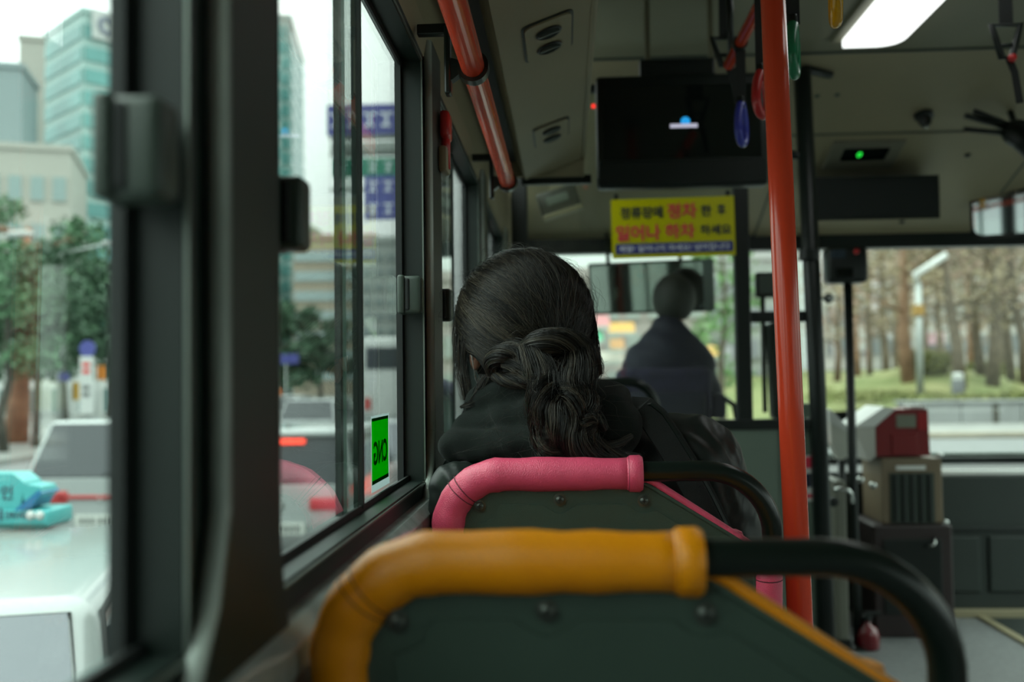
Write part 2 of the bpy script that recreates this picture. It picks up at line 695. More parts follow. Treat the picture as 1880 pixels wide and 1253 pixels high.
WIN = [(-2.4, -1.30), (-1.10, -0.45), (-0.25, 0.559), (0.746, 1.5145), (1.705, 2.503), (2.70, 3.50), (3.70, 4.60)]
pil = [(-3.4, -2.4)] + [(a[1], c[0]) for a, c in zip(WIN, WIN[1:])] + [(4.60, 5.0)]
PEDGE = principled('pillar_edge', (0.46, 0.53, 0.48), 0.35, var=(8, 0.2))
for k, (ya, yb) in enumerate(pil):
    # inner pillar cover with a flared foot, and the core behind it
    part('pillar_core', box(XO, -0.2215, ya + 0.017, yb - 0.017, 1.14, 1.888), M['frame'], wl)
    a_, b_ = ya + 0.0437, yb - 0.040
    poly = [(a_ - 0.12, 1.106), (a_ - 0.085, 1.14), (a_ - 0.050, 1.178), (a_ - 0.020, 1.215), (a_, 1.27), (a_, 1.888), (b_, 1.888), (b_, 1.308), (b_ + 0.0035, 1.241), (b_ + 0.015, 1.19), (b_ + 0.038, 1.14), (b_ + 0.038, 1.106)]
    part('pillar_cover', prism(poly, 'X', -0.2205, -0.2066), M['pillar'], wl)
    part('pillar_edge_trim', tube(arc_path([(-0.2136, p[0] + 0.002, p[1]) for p in poly[1:6]], 0.05, 4), 0.0072, 12), PEDGE, wl, smooth=True)


def latch_at(w, y, toward, zc=1.476, xin=-0.214, xout=-0.2475, zh=0.056):
    """window catch: rounded body with a finger recess"""
    y0_, y1_ = min(y, y + toward), max(y, y + toward)
    lt = part('latch', box(xout, xin, y0_, y1_, zc - zh / 2, zc + zh / 2, 0.006, 3), M['latch'], w, smooth='auto')
    part('finger_grip', box(xout - 0.002, xout + 0.0085, y0_ - 0.005, y1_ - 0.002, zc - zh / 2 - 0.001, zc + zh / 2 + 0.001, 0.0035, 3), M['latch'], lt, smooth='auto')
    part('grip_recess', box(xout + 0.009, xout + 0.016, y0_ - 0.0025, y1_ - 0.004, zc - zh / 2 + 0.004, zc + zh / 2 - 0.004, 0.0025), M['rubber'], lt)
    return lt


for n, (y0, y1) in enumerate(WIN, 1):
    w = struct_root('window_%d' % n, (XL, (y0 + y1) / 2, Z0))
    mid = y0 + (y1 - y0) * 0.522
    for (ya, yb, za, zb) in ((y0 - 0.018, y0, Z0 - 0.025, Z1 + 0.025), (y1, y1 + 0.018, Z0 - 0.025, Z1 + 0.025), (y0, y1, Z0 - 0.025, Z0), (y0, y1, Z1, Z1 + 0.025)):
        part('frame_rail', box(XO, XI, ya, yb, za, zb), M['frame'], w)
    # inner bead: the thin bright line round the frame
    part('bead', box(XI - 0.002, XI + 0.0025, y0 - 0.0035, y1 + 0.0035, Z0 - 0.005, Z0 - 0.0025), M['alu'], w)
    part('bead', box(XI - 0.002, XI + 0.0025, y0 - 0.0035, y1 + 0.0035, Z1 + 0.0025, Z1 + 0.005), M['alu'], w)
    part('bead', box(XI - 0.002, XI + 0.0025, y1 + 0.001, y1 + 0.0035, Z0 - 0.0035, Z1 + 0.0035), M['alu'], w)
    part('bead', box(XI - 0.002, XI + 0.0025, y0 - 0.0035, y0 - 0.001, Z0 - 0.0035, Z1 + 0.0035), M['alu'], w)
    part('track', box(-0.2445, -0.2410, y0, y1, Z0, Z0 + 0.0075), M['rubber'], w)
    part('track', box(-0.2507, -0.2474, y0, y1, Z1 - 0.0085, Z1), M['rubber'], w)
    # sliding sashes: frameless panes that overlap in the middle
    pa = part('pane', box(-0.2457, -0.2423, y0 + 0.003, mid + 0.015, Z0 + 0.003, Z1 - 0.003), M['pane'], w)
    part('edge_seal', box(-0.2482, -0.2398, mid + 0.015, mid + 0.022, Z0 + 0.003, Z1 - 0.003), M['rubber'], pa)
    part('edge_strip', box(-0.2478, -0.2419, mid - 0.0017, mid + 0.0004, Z0 + 0.005, Z1 - 0.005), M['frame'], pa)
    pb = part('pane', box(-0.2558, -0.2524, mid - 0.0386, y1 - 0.003, Z0 + 0.003, Z1 - 0.003), M['pane'], w)
    part('edge_seal', box(-0.2575, -0.2507, mid - 0.0504, mid - 0.0386, Z0 + 0.003, Z1 - 0.003), M['frame'], pb)
    part('edge_strip', box(-0.2577, -0.2503, mid - 0.0386, mid - 0.0235, Z0 + 0.003, Z1 - 0.003), M['tealstrip'], pb)
    part('stile', box(-0.2575, -0.2482, y1 - 0.0118, y1 - 0.001, Z0, Z1), M['rubber'], pb)
    latch_at(w, y1 - 0.046, 0.032)
    latch_at(w, y0 - 0.017, 0.030, xin=-0.195, xout=-0.220)

# right wall with its own windows (not in view, lets the daylight in)
wr = struct_root('wall_right', (XR, 0, FLOOR))
part('lower_panel', box(XR, XR + 0.05, YB, 3.55, FLOOR - 0.3, 1.10), principled('light_grey_side_panel', (0.50, 0.49, 0.44), 0.6), wr)
part('upper_panel', box(XR, XR + 0.05, YB, 5.0, 1.95, CEIL + 0.02), M['beige'], wr)
for k, (ya, yb) in enumerate(((-3.4, -3.0), (-1.75, -1.55), (-0.2, 0.0), (1.4, 1.6), (3.0, 3.55), (4.85, 5.1))):
    part('pillar_cover', box(XR, XR + 0.05, ya, yb, 0.2, 1.97), M['pillar'], wr)
for k, (ya, yb) in enumerate(((-3.0, -1.75), (-1.55, -0.2), (0.0, 1.4), (1.6, 3.0))):
    w = struct_root('window_%d' % (k + 8), (XR, (ya + yb) / 2, 1.1))
    part('pane', box(XR + 0.022, XR + 0.026, ya, yb, 1.10, 1.95), M['pane'], w)
    part('frame_rail', box(XR - 0.005, XR + 0.05, ya, yb, 1.10, 1.13), M['frame'], w)
    part('frame_rail', box(XR - 0.005, XR + 0.05, ya, yb, 1.92, 1.95), M['frame'], w)
dr = struct_root('door_1', (XR, 4.2, -0.1))
part('pane', box(XR + 0.02, XR + 0.024, 3.60, 4.18, 0.0, 1.93), M['pane'], dr)
part('pane', box(XR + 0.02, XR + 0.024, 4.22, 4.82, 0.0, 1.93), M['pane'], dr)
for ya in (3.55, 4.18, 4.81):
    part('stile', box(XR, XR + 0.04, ya, ya + 0.045, -0.12, 1.95), M['frame'], dr)
part('rail', box(XR, XR + 0.04, 3.55, 4.85, -0.12, 0.0), M['frame'], dr)

# rear wall
b = box(XO, XR + 0.05, YB - 0.06, YB, FLOOR - 0.1, CEIL + 0.05)
struct('wall_rear', b, principled('light_rear_panel', (0.50, 0.48, 0.42), 0.6))

# air duct above the left windows
dl = struct_root('trim_3', (0, 0, 2.0), 'beige air duct cove above the left windows')
part('duct_cove', prism([(-0.212, 2.07), (-0.16, 2.05), (-0.128, 1.975), (-0.116, 1.955), (0.052, 2.016), (0.062, 2.022), (0.062, 2.51), (-0.212, 2.51)], 'Y', YB, 3.03), M['beige'], dl)
part('edge_bead', tube([(0.060, YB, 2.020), (0.060, 3.035, 2.020)], 0.006, 8), M['beige'], dl, smooth=True)
part('shadow_gap', box(-0.155, -0.124, YB, 3.02, 2.046, 2.056), M['rubber'], dl)
part('duct_end', box(-0.20, 0.062, 3.03, 3.05, 1.965, 2.5), M['beige'], dl)
part('end_strap', box(-0.13, 0.085, 3.052, 3.075, 1.945, 1.972), M['black'], dl)
_m = dl.children[-1]
_m.data.transform(Matrix.Translation((0, 0, 0)) @ Matrix.Translation(Vector((-0.02, 3.06, -0.04))) @ Matrix.Rotation(-0.29, 4, 'Y') @ Matrix.Translation(Vector((0.02, -3.06, 0.04))))


def duct_pt(px, py):
    """point on the duct underside"""
    p0 = Vector((-0.116, 0, 1.955))
    nrm = Vector((0.061, 0, -0.168)).normalized()
    d = ray(px, py)
    return CAM + d * ((p0 - CAM).dot(nrm) / d.dot(nrm))


DU = Vector((0.168, 0, 0.061)).normalized()     # across the duct underside
DN = Vector((0.061, 0, -0.168)).normalized()    # outward normal
DM = Matrix(((DU.x, 0, DN.x, 0), (0, 1, 0, 0), (DU.z, 0, DN.z, 0), (0, 0, 0, 1)))
for k, (px, py, lab) in enumerate(((1006, 68, 'air outlet in the beige duct, nearer one with two oval nozzles'), (1012, 243, 'air outlet in the beige duct, further one beside the television'))):
    c = duct_pt(px, py)
    t = thing('air_outlet', lab, 'vent', c)
    mm = Matrix.Translation(c) @ DM

    def rr(w_, h_, r_, z0_, z1_):
        return xform(prism(fillet([(-w_ / 2, -h_ / 2), (w_ / 2, -h_ / 2), (w_ / 2, h_ / 2), (-w_ / 2, h_ / 2)], r_, 5), 'Z', z0_, z1_), mm)
    part('rim', rr(0.100, 0.205, 0.02, -0.003, 0.0015), M['black'], t)
    part('face_plate', rr(0.090, 0.190, 0.018, -0.003, 0.005), M['beige'], t)
    for s in (-1, 1):
        nz = part('nozzle', xform(lathe([(0.0, 0.0), (0.024, 0.001), (0.026, 0.004), (0.023, 0.007), (0.014, 0.003), (0.0, 0.003)], (0, s * 0.042, 0.003), (0, 0, 1), 18), mm), M['black'], t, smooth=True)
        part('flap', xform(box(-0.02, 0.02, s * 0.042 - 0.002, s * 0.042 + 0.002, 0.006, 0.011), mm), M['alu'], nz)

# ---- front header above the windscreen
HA, HB = Vector((0, 3.58, CEIL)), Vector((0, 4.90, 2.02))
HN = Vector((0, -(HA.z - HB.z), -(HB.y - HA.y))).normalized()
HV = (HA - HB).normalized()


def hdr(px, py, off=0.0):
    d = ray(px, py)
    p = CAM + d * ((HA - CAM).dot(HN) / d.dot(HN))
    return p + HN * off


def hdr_box(px0, py0, px1, py1, th, bev=0.004, z0=-0.004):
    """plate lying on the header between two photo corners"""
    a, c = hdr(px0, py0), hdr(px1, py1)
    va, vc = (a - HB).dot(HV), (c - HB).dot(HV)
    bm = box(min(a.x, c.x), max(a.x, c.x), min(va, vc), max(va, vc), z0, th, bev)
    mt = Matrix(((1, 0, 0, 0), (0, HV.y, HN.y, HB.y), (0, HV.z, HN.z, HB.z), (0, 0, 0, 1)))
    return xform(bm, mt)


wf = struct_root('wall_front', (1, 4.9, FLOOR))
part('header_panel', prism([(HA.y, HA.z), (HB.y, HB.z), (HB.y + 0.05, HB.z), (HB.y + 0.05, CEIL + 0.05), (HA.y, CEIL + 0.05)], 'X', XO, XR + 0.03), M['beige'], wf)
part('ceiling_joint', box(-0.3, XR, HA.y - 0.008, HA.y + 0.006, CEIL - 0.006, CEIL + 0.002), M['wall'], wf)
part('windscreen_seal', box(-0.30, XR + 0.03, 4.88, 4.96, 1.955, 2.035), M['black'], wf)
part('lower_front', box(-0.33, XR + 0.05, 5.28, 5.36, ROAD + 0.35, 0.93), M['wall'], wf)
part('corner_post', box(-0.33, -0.19, 4.92, 5.02, 0.6, 2.05), M['black'], wf)
part('corner_post', box(XR - 0.03, XR + 0.05, 4.95, 5.1, 0.6, 2.05), M['black'], wf)
hatch = part('hatch_panel', hdr_box(1452, 250, 1762, 448, 0.004, 0.002), M['beige'], wf)
part('hatch_joint', hdr_box(1449, 247, 1765, 450, 0.001, 0.0), M['wall'], wf)
ws = struct_root('window_12', (1, 5.1, 0.9), 'windscreen')
part('pane', prism([(4.955, 1.98), (5.26, 0.90), (5.264, 0.90), (4.959, 1.98)], 'X', -0.30, XR), M['clear'], ws)
part('frame_rail', box(-0.30, XR, 5.22, 5.30, 0.885, 0.915), M['black'], ws)

# dashboard along the front, open step by the door
ds = struct_root('dashboard', (1, 5.0, 0.5))
part('top', box(-0.28, XR, 4.80, 5.26, 0.865, 0.885, 0.006), M['black'], ds)
part('edge_strip', box(1.60, XR, 4.775, 4.80, 0.868, 0.892, 0.004), M['white'], ds)
part('front_panel', box(1.42, XR, 4.76, 4.80, FLOOR, 0.866, 0.006), M['dash'], ds)
part('panel_rib', box(1.62, XR, 4.745, 4.76, 0.615, 0.63, 0.003), M['black'], ds)
part('glove_door', box(1.66, 1.90, 4.748, 4.76, 0.33, 0.59, 0.008), M['dash'], ds)
part('glove_door', box(1.94, 2.15, 4.748, 4.76, 0.33, 0.59, 0.008), M['dash'], ds)
part('console', box(-0.28, 1.42, 4.86, 5.26, FLOOR, 0.865, 0.02), M['dash'], ds)
# ================================================================ seats
def bus_seat(name, label, cover_mat, stitch_mat, x0, y_top, z_top, detail=True, group=None):
    """Seat seen from behind. s = across from the left outer edge, h = down from the top."""
    W = 0.468
    base = FLOOR + 0.04
    t = thing(name, label, 'seat', (x0 + W / 2, y_top + 0.2, FLOOR), group=group)
    rec = 0.13                       # recline: lower parts lie further forward

    def Q(s, h, out=0.0):            # out = towards the viewer behind
        return Vector((x0 + s, y_top + rec * h - out, z_top - h))
    R_T = 0.0135
    RC = 0.0225
    inset = RC
    # frame tube all round
    pts = arc_path([Q(inset, 0.62), Q(inset, inset), Q(W - 0.0145, inset - 0.004), Q(W - 0.0145, 0.62)], 0.088, 12)
    part('frame_tube', tube(pts, R_T, 16), M['blackpaint'], t, smooth=True)
    # padded cover over the left side and top
    full = arc_path([Q(inset, 0.60), Q(inset, inset), Q(0.272, inset)], 0.075, 14)
    path = [full[0], full[0].lerp(full[1], 0.33), full[0].lerp(full[1], 0.66)] + full[1:-1]
    for k in range(1, 9):
        path.append(full[-2].lerp(full[-1], k / 8))
    rad = []
    for i in range(len(path)):
        rad.append(RC * (1 + 0.035 * math.sin(i * 1.7) + random.uniform(-0.02, 0.02)))
    rad[-1] = RC * 0.98
    rad[-2] = RC * 0.92
    rad[-3] = RC * 0.93
    cv = part('cover', tube(path, rad, 24), cover_mat, t, smooth=True, label='padded cover on the seat frame')
    part('cover_end', tube([Q(0.262, inset), Q(0.266, inset), Q(0.279, inset), Q(0.283, inset)], [RC * 0.95, RC * 1.08, RC * 1.10, RC * 0.97], 24), cover_mat, cv, smooth='auto')
    part('stitch_line', tube([Q(0.264, inset), Q(0.2645, inset)], RC * 1.06, 24, caps=False), stitch_mat, cv)
    # seam across the left bend: two lines
    for k in (9, 10):
        a, c = path[k], path[k + 1]
        mpt = a.lerp(c, 0.4)
        part('stitch_line', tube([mpt, mpt + (c - a).normalized() * 0.0012], RC * 1.045, 24, caps=False), stitch_mat, cv)
    # lower right sleeve
    sl = part('cover', tube([Q(W - 0.020, 0.155), Q(W - 0.020, 0.16), Q(W - 0.020, 0.3), Q(W - 0.020, 0.60)], [0.0175, 0.019, 0.019, 0.019], 20), cover_mat, t, smooth=True)
    part('stitch_line', tube([Q(W - 0.020, 0.163), Q(W - 0.020, 0.1645)], 0.0193, 20, caps=False), stitch_mat, sl)
    # moulded back shell with the cut corner
    outl = [(0.040, 0.62), (0.040, 0.036), (0.287, 0.036), (W - 0.038, 0.125), (W - 0.038, 0.62)]
    fl = fillet(outl, [0.0, 0.045, 0.02, 0.03, 0.0], 6)

    def shell(poly, o0, o1, inset_=0.0):
        bm = bmesh.new()
        A = [bm.verts.new(Q(p[0], p[1], o0)) for p in poly]
        B = [bm.verts.new(Q(p[0], p[1], o1)) for p in poly]
        bm.faces.new(A)
        bm.faces.new(list(reversed(B)))
        for i in range(len(poly)):
            bm.faces.new((A[i], A[(i + 1) % len(poly)], B[(i + 1) % len(poly)], B[i]))
        return bm
    sh = part('back_shell', shell(fl, -0.022, 0.006), M['seatback'], t)
    # raised field inside the moulded groove that dips round each screw
    sc = [(0.066, 0.064), (0.173, 0.056), (0.284, 0.058)]
    inner = [(0.064, 0.62), (0.064, 0.088)]
    inner += [(0.071, 0.086), (0.085, 0.080), (0.0905, 0.066), (0.094, 0.062)]
    for (cx, cy) in sc[1:2]:
        inner += [(cx - 0.024, 0.062), (cx - 0.019, 0.066)] + [(cx - 0.0185 * math.cos(a), cy + 0.0185 * math.sin(a)) for a in [0.9, 1.3, 1.57, 1.85, 2.25]] + [(cx + 0.019, 0.066), (cx + 0.024, 0.062)]
    inner += [(0.262, 0.063), (0.268, 0.069), (0.276, 0.0735), (0.290, 0.0745), (0.300, 0.071), (W - 0.062, 0.140), (W - 0.062, 0.62)]
    part('raised_field', shell(inner, 0.005, 0.0088), M['seatback'], sh)
    part('edge_lip', tube([Q(p[0], p[1], 0.005) for p in fl], 0.0032, 6), M['seatback'], sh, smooth=True)
    # piping along the cut edge
    part('piping', tube([Q(0.270, 0.040, 0.002), Q(0.287, 0.030, 0.001), Q(0.30, 0.036, 0.001), Q(W - 0.040, 0.121, 0.001), Q(W - 0.030, 0.140, 0.001)], 0.0055, 8), cover_mat, t, smooth=True)
    # screws
    for (cx, cy) in sc + [(0.067, 0.40), (0.40, 0.40)]:
        o = Q(cx, cy, 0.006)
        s_ = part('screw', lathe([(0.0085, 0.0), (0.0085, 0.0012), (0.0058, 0.0016), (0.0055, 0.004), (0.0035, 0.0058), (0.0, 0.0062)], o, (0, -1, 0), 16), M['screw'], t, smooth='auto')
        cr = box(-0.0028, 0.0028, -0.0066, -0.0052, -0.0006, 0.0006)
        box(-0.0006, 0.0006, -0.0066, -0.0052, -0.0028, 0.0028, bm=cr)
        part('cross_recess', xform(cr, Matrix.Translation(o)), M['screwdark'], s_)
    # upholstery on the front, seat cushion and pedestal
    part('back_cushion', prism([(y_top + 0.022 + rec * 0.10, z_top - 0.10), (y_top + 0.022 + rec * 0.62, z_top - 0.62), (y_top + 0.085 + rec * 0.62, z_top - 0.62), (y_top + 0.070 + rec * 0.10, z_top - 0.11)], 'X', x0 + 0.035, x0 + W - 0.045, 0.012), cover_mat, t, smooth='auto')
    part('seat_cushion', box(x0 + 0.015, x0 + W - 0.015, y_top + 0.10, y_top + 0.50, z_top - 0.64, z_top - 0.56, 0.025, 3), cover_mat, t, smooth='auto')
    part('pedestal', box(x0 + 0.06, x0 + W - 0.06, y_top + 0.16, y_top + 0.40, FLOOR, z_top - 0.64, 0.01), M['wall'], t)
    return t


bus_seat('passenger_chair', 'nearest seat with orange padded frame and black grab tube', M['orange'], M['stitch_o'], -0.189, 0.71, 1.241)
bus_seat('passenger_chair', 'pink padded seat directly behind the woman in the hoodie', M['pink'], M['stitch'], -0.184, 1.33, 1.243)
bus_seat('passenger_chair', 'navy seat with black tube in front of the driver partition', M['purpleseat'], M['stitch'], -0.184, 3.02, 1.352)
b_ = box(-0.198, 0.32, 3.0, 3.58, FLOOR, FLOOR + 0.11, 0.01)
struct('wheel_arch', b_, M['wall'])

# ================================================================ rails and poles
# red pole in the aisle
px0 = at(1442, 500, Y=1.50)
pl_b = at(1469, 1140, Y=1.50)
pl_t = at(1419, 0, Y=1.50)
dirv = (pl_t - pl_b)
top = pl_b + dirv * ((CEIL - pl_b.z) / dirv.z)
bot = pl_b + dirv * ((FLOOR - pl_b.z) / dirv.z)
t = thing('grab_pole', 'tall red floor-to-ceiling pole beside the pink seat', 'pole', bot)
part('tube', tube([bot, bot.lerp(top, 0.5), top], 0.0185, 24), M['redpaint'], t, smooth=True)
part('ceiling_flange', lathe([(0.04, 0), (0.04, -0.008), (0.022, -0.02), (0.019, -0.03)], top, (0, 0, 1), 20), M['blackpaint'], t, smooth='auto')
part('floor_flange', lathe([(0.045, 0), (0.045, 0.008), (0.022, 0.02), (0.0187, 0.03)], bot, (0, 0, 1), 20), M['blackpaint'], t, smooth='auto')

# red rail above the windows with its clamps
t = thing('window_rail', 'red horizontal grab rail above the left windows', 'handrail', (-0.131, 0, 1.808))
part('tube', tube([(-0.131, -2.9, 1.808), (-0.131, 2.30, 1.808)], 0.0175, 24), M['redpaint'], t, smooth=True)
for yb in (-1.0, 0.3, 1.45, 2.31):
    cl = part('clamp', tube([(-0.131, yb - 0.012, 1.808), (-0.131, yb + 0.012, 1.808)], 0.0235, 24), M['blackpaint'], t, smooth='auto')
    part('clamp_arm', prism(fillet([(-0.150, 1.797), (-0.150, 1.817), (-0.166, 1.822), (-0.166, 1.785)], 0.004, 3), 'Y', yb - 0.010, yb + 0.010), M['blackpaint'], cl)
    part('mount_plate', box(-0.173, -0.163, yb - 0.012, yb + 0.012, 1.768, 1.87, 0.003), M['blackpaint'], cl)
    part('wall_stub', box(-0.2135, -0.168, yb - 0.008, yb + 0.008, 1.858, 1.874, 0.002), M['blackpaint'], cl)

# overhead red rails with straps
RX, RZ = at(1340, 115, Y=2.60).x, at(1340, 115, Y=2.60).z
t = thing('overhead_rail', 'red ceiling rail left of the lamp, ending near the television', 'handrail', (RX, 2.6, RZ))
part('tube', tube([(RX, -2.5, RZ), (RX, 2.62, RZ)], 0.0145, 16), M['redpaint'], t, smooth=True)
for yb in (-0.5, 2.58):
    part('hanger', tube([(RX, yb, RZ), (RX, yb, CEIL)], 0.009, 10), M['blackpaint'], t, smooth=True)
RX2 = 1.56
t = thing('overhead_rail', 'red ceiling rail at the right edge above the fare box', 'handrail', (RX2, 2.6, RZ))
part('tube', tube(arc_path([(RX2, -2.5, RZ), (RX2, 3.05, RZ), (RX2, 3.2, CEIL)], 0.06, 6), 0.0145, 16), M['redpaint'], t, smooth=True)
part('hanger', tube([(RX2, 1.2, RZ), (RX2, 1.2, CEIL)], 0.009, 10), M['blackpaint'], t, smooth=True)


def hang_strap(x, y, z, length, mat, label, rot=0.0, rh=0.045):
    t = thing('hanging_strap', label, 'strap', (x, y, z), group='strap handles on the ceiling rails')
    part('rail_loop', tube([(x, y - 0.012, z), (x, y + 0.012, z)], 0.0185, 16), M['black'], t, smooth='auto')
    part('belt', ribbon([(x, y, z - 0.012), (x, y, z - length * 0.5), (x, y, z - length)], (0, 1, 0), 0.024, 0.003), M['strap'], t)
    zc = z - length
    mm = Matrix.Translation((x, y, zc)) @ Matrix.Rotation(rot, 4, 'Z')
    # teardrop grip ring
    pts = [(0.012 * math.sin(a) + (rh - 0.012) * math.sin(a) * (0.35 + 0.65 * (0.5 - 0.5 * math.cos(a))), 0, -rh * 1.15 + rh * 1.15 * math.cos(a)) for a in [2 * math.pi * k / 28 for k in range(28)]]
    part('grip_ring', xform(tube(pts, 0.0095, 10, closed=True), mm), mat, t, smooth=True)
    part('buckle', xform(box(-0.015, 0.015, -0.008, 0.008, -0.012, 0.016, 0.004), mm), M['black'], t)
    return t


G_BLUE = principled('blue_grip', (0.05, 0.06, 0.42), 0.25)
G_RED = principled('red_grip', (0.55, 0.03, 0.03), 0.25)
G_GRN = principled('green_grip', (0.02, 0.22, 0.10), 0.25)
G_YEL = principled('yellow_grip', (0.70, 0.36, 0.01), 0.2)


def strap_px(px, py_top, py_bot, Y, mat, label, rot):
    p0, p1 = at(px, py_top, Y=Y), at(px, py_bot, Y=Y)
    h = (p0.z - p1.z)
    rh = h / 2.3
    length = RZ - p0.z
    x = p0.x
    return hang_strap(x, Y, RZ, length, mat, label, rot, rh)


strap_px(1361, 190, 264, 2.45, G_BLUE, 'strap with a dark blue grip hanging before the television', 1.15)
strap_px(1398, 132, 212, 2.10, G_RED, 'strap with a red grip half hidden by the red pole', 1.0)
strap_px(1456, 45, 137, 1.80, G_GRN, 'strap with a green grip just right of the red pole top', 1.25)
strap_px(1532, -75, 39, 1.50, G_YEL, 'strap with an amber yellow grip at the top edge', 1.35)
# bring the rail loops of straps that hang off the rail line back to it with short arms
t = thing('strap_bar', 'short black bar carrying the green and yellow straps', 'bar', (0.5, 1.7, RZ))
part('bar_tube', tube([at(1398, 132, Y=2.10) * 0 + Vector((RX - 0.01, 2.12, RZ)), Vector((at(1532, -75, Y=1.5).x + 0.03, 1.47, RZ))], 0.0085, 10), M['blackpaint'], t, smooth=True)


# triangular strap holders
def tri_strap(px, py, Y, w, h, label, dot):
    c = at(px, py, Y=Y)
    t = thing('strap_holder', label, 'strap', c)
    m1 = [(-w / 2, h / 2), (w / 2, h / 2), (w * 0.18, -h / 2), (-w * 0.18, -h / 2)]
    path = [c + Vector((a, 0, z)) for a, z in m1]
    part('loop', tube(path, 0.0095, 8, closed=True), M['black'], t, smooth=True)
    part('cross_bar', tube([c + Vector((-w * 0.3, 0, -h * 0.12)), c + Vector((w * 0.3, 0, -h * 0.12))], 0.005, 8), M['black'], t, smooth=True)
    part('belt', ribbon([c + Vector((0, 0, h / 2)), c + Vector((0, 0, (CEIL - c.z)))], (0, 1, 0), 0.035, 0.003), M['strap'], t)
    part('rivet', lathe([(0.0, -0.012), (0.010, -0.008), (0.012, 0), (0.0, 0.004)], c + Vector((w * 0.12, -0.008, -h * 0.55)), (0, 1, 0), 12), G_RED if dot else M['black'], t, smooth=True)
    part('lower_belt', ribbon([c + Vector((w * 0.05, 0, -h / 2)), c + Vector((w * 0.25, 0, -h * 0.95)), c + Vector((w * 0.4, 0, -h * 1.9))], (0, 1, 0), 0.018, 0.003), M['strap'], t)


tri_strap(1333, 95, 2.70, 0.072, 0.075, 'black triangular strap holder above the television', False)
tri_strap(1848, 76, 2.60, 0.072, 0.085, 'black triangular strap holder with red rivet at the upper right edge', True)

# ceiling lamp
lz = CEIL - 0.012
c0, c1 = at(1545, 76, Z=lz), at(1618, 80, Z=lz)
lx0, lx1, ly1 = c0.x, c1.x + 0.045, c0.y
for (ya_, yb_, lab) in ((ly1 - 2.0, ly1, 'lit white strip lamp on the ceiling, upper right'),):
    t = thing('ceiling_lamp', lab, 'lamp', ((lx0 + lx1) / 2, (ya_ + yb_) / 2, CEIL))
    part('diffuser', prism(fillet([(lx0, ya_), (lx1, ya_), (lx1, yb_), (lx0, yb_)], [.02, .02, .11, .012], 8), 'Z', CEIL - 0.035, CEIL - 0.001), M['lamp'], t)
    part('housing', box(lx0 - 0.035, lx1 + 0.03, ya_ - 0.05, yb_ + 0.02, CEIL - 0.012, CEIL + 0.003, 0.004), M['ceil'], t)

# ================================================================ television
Yt = 3.0
a, c = at(1094, 140, Y=Yt), at(1412, 338, Y=Yt)
tx0, tx1, tz1, tz0 = a.x, c.x, a.z, c.z
t = thing('television', 'black television hanging from the ceiling above the yellow notice', 'television', ((tx0 + tx1) / 2, Yt, tz0))
part('cabinet', box(tx0, tx1, Yt, Yt + 0.07, tz0, tz1, 0.012, 3), M['black'], t, smooth='auto')
sc_ = part('screen', box(tx0 + 0.02, tx1 - 0.02, Yt - 0.002, Yt + 0.01, tz0 + 0.085, tz1 - 0.035), M['screen'], t)
part('speaker_bar', box(tx0 + 0.004, tx1 - 0.004, Yt - 0.004, Yt + 0.01, tz0 + 0.006, tz0 + 0.08, 0.004), M['black'], t)
part('bracket', box(at(1175, 118, Y=Yt).x, at(1315, 118, Y=Yt).x, Yt + 0.02, Yt + 0.06, tz1, tz1 + 0.055, 0.006), M['black'], t)
for xx in (tx0 + 0.16, tx1 - 0.16):
    part('hanger', box(xx - 0.008, xx + 0.008, Yt + 0.03, Yt + 0.045, tz1, CEIL), M['ceil'], t)
lg = at(1256, 228, Y=Yt - 0.003)
gl = principled('screen_glow_blue', (0.0, 0.05, 0.1), 0.3, emit=((0.02, 0.33, 0.75), 0.4))
gw = principled('screen_glow_white', (0.2, 0.2, 0.2), 0.3, emit=((0.75, 0.75, 0.95), 0.22))
part('screen_emblem', lathe([(0.0, 0), (0.014, 0.0), (0.014, 0.0015), (0.0, 0.0015)], lg + Vector((0.004, 0, 0.008)), (0, -1, 0), 20), gl, sc_)
part('screen_bar', box(lg.x - 0.042, lg.x + 0.040, Yt - 0.0055, Yt - 0.003, lg.z - 0.011, lg.z + 0.001, 0.001), gw, sc_)
part('standby_light', box(tx0 - 0.014, tx0 - 0.003, Yt + 0.01, Yt + 0.016, at(1084, 193, Y=Yt).z - 0.006, at(1084, 193, Y=Yt).z + 0.006, 0.002), principled('red_led', (0.4, 0.02, 0.02), 0.3, emit=((1, 0.03, 0.02), 0.5)), t)

# ================================================================ driver partition
YP = 3.65
PXL, PX1, PX2 = -0.195, at(1365, 600, Y=YP).x, at(1497, 700, Y=YP).x
zr = at(1300, 781, Y=YP).z
t = struct_root('driver_partition', (0.3, YP, FLOOR))
part('lower_panel', box(PXL, PX2 - 0.14, YP, YP + 0.025, FLOOR, zr, 0.003), M['ggreen'], t)
part('side_panel', box(PX2 - 0.14, PX2 + 0.03, YP + 0.02, YP + 0.05, FLOOR, zr, 0.003), M['ggreen'], t)
part('rail', box(PXL, PX2, YP - 0.008, YP + 0.03, zr - 0.018, zr + 0.02, 0.004), M['black'], t)
part('post', box(PX1 - 0.028, PX1 + 0.028, YP - 0.006, YP + 0.035, zr, 2.50, 0.006), M['black'], t)
part('post', box(PXL, PXL + 0.06, YP - 0.006, YP + 0.035, zr, 2.2, 0.006), M['black'], t)
part('top_rail', box(PXL, PX1, YP, YP + 0.03, 2.40, 2.43, 0.004), M['black'], t)
part('pane', box(PXL + 0.06, PX1 - 0.028, YP + 0.010, YP + 0.014, zr, 2.40), M['clear'], t)
part('pane', box(PX1 + 0.028, PX2 - 0.03, YP + 0.010, YP + 0.014, zr, 1.75), M['clear'], t)
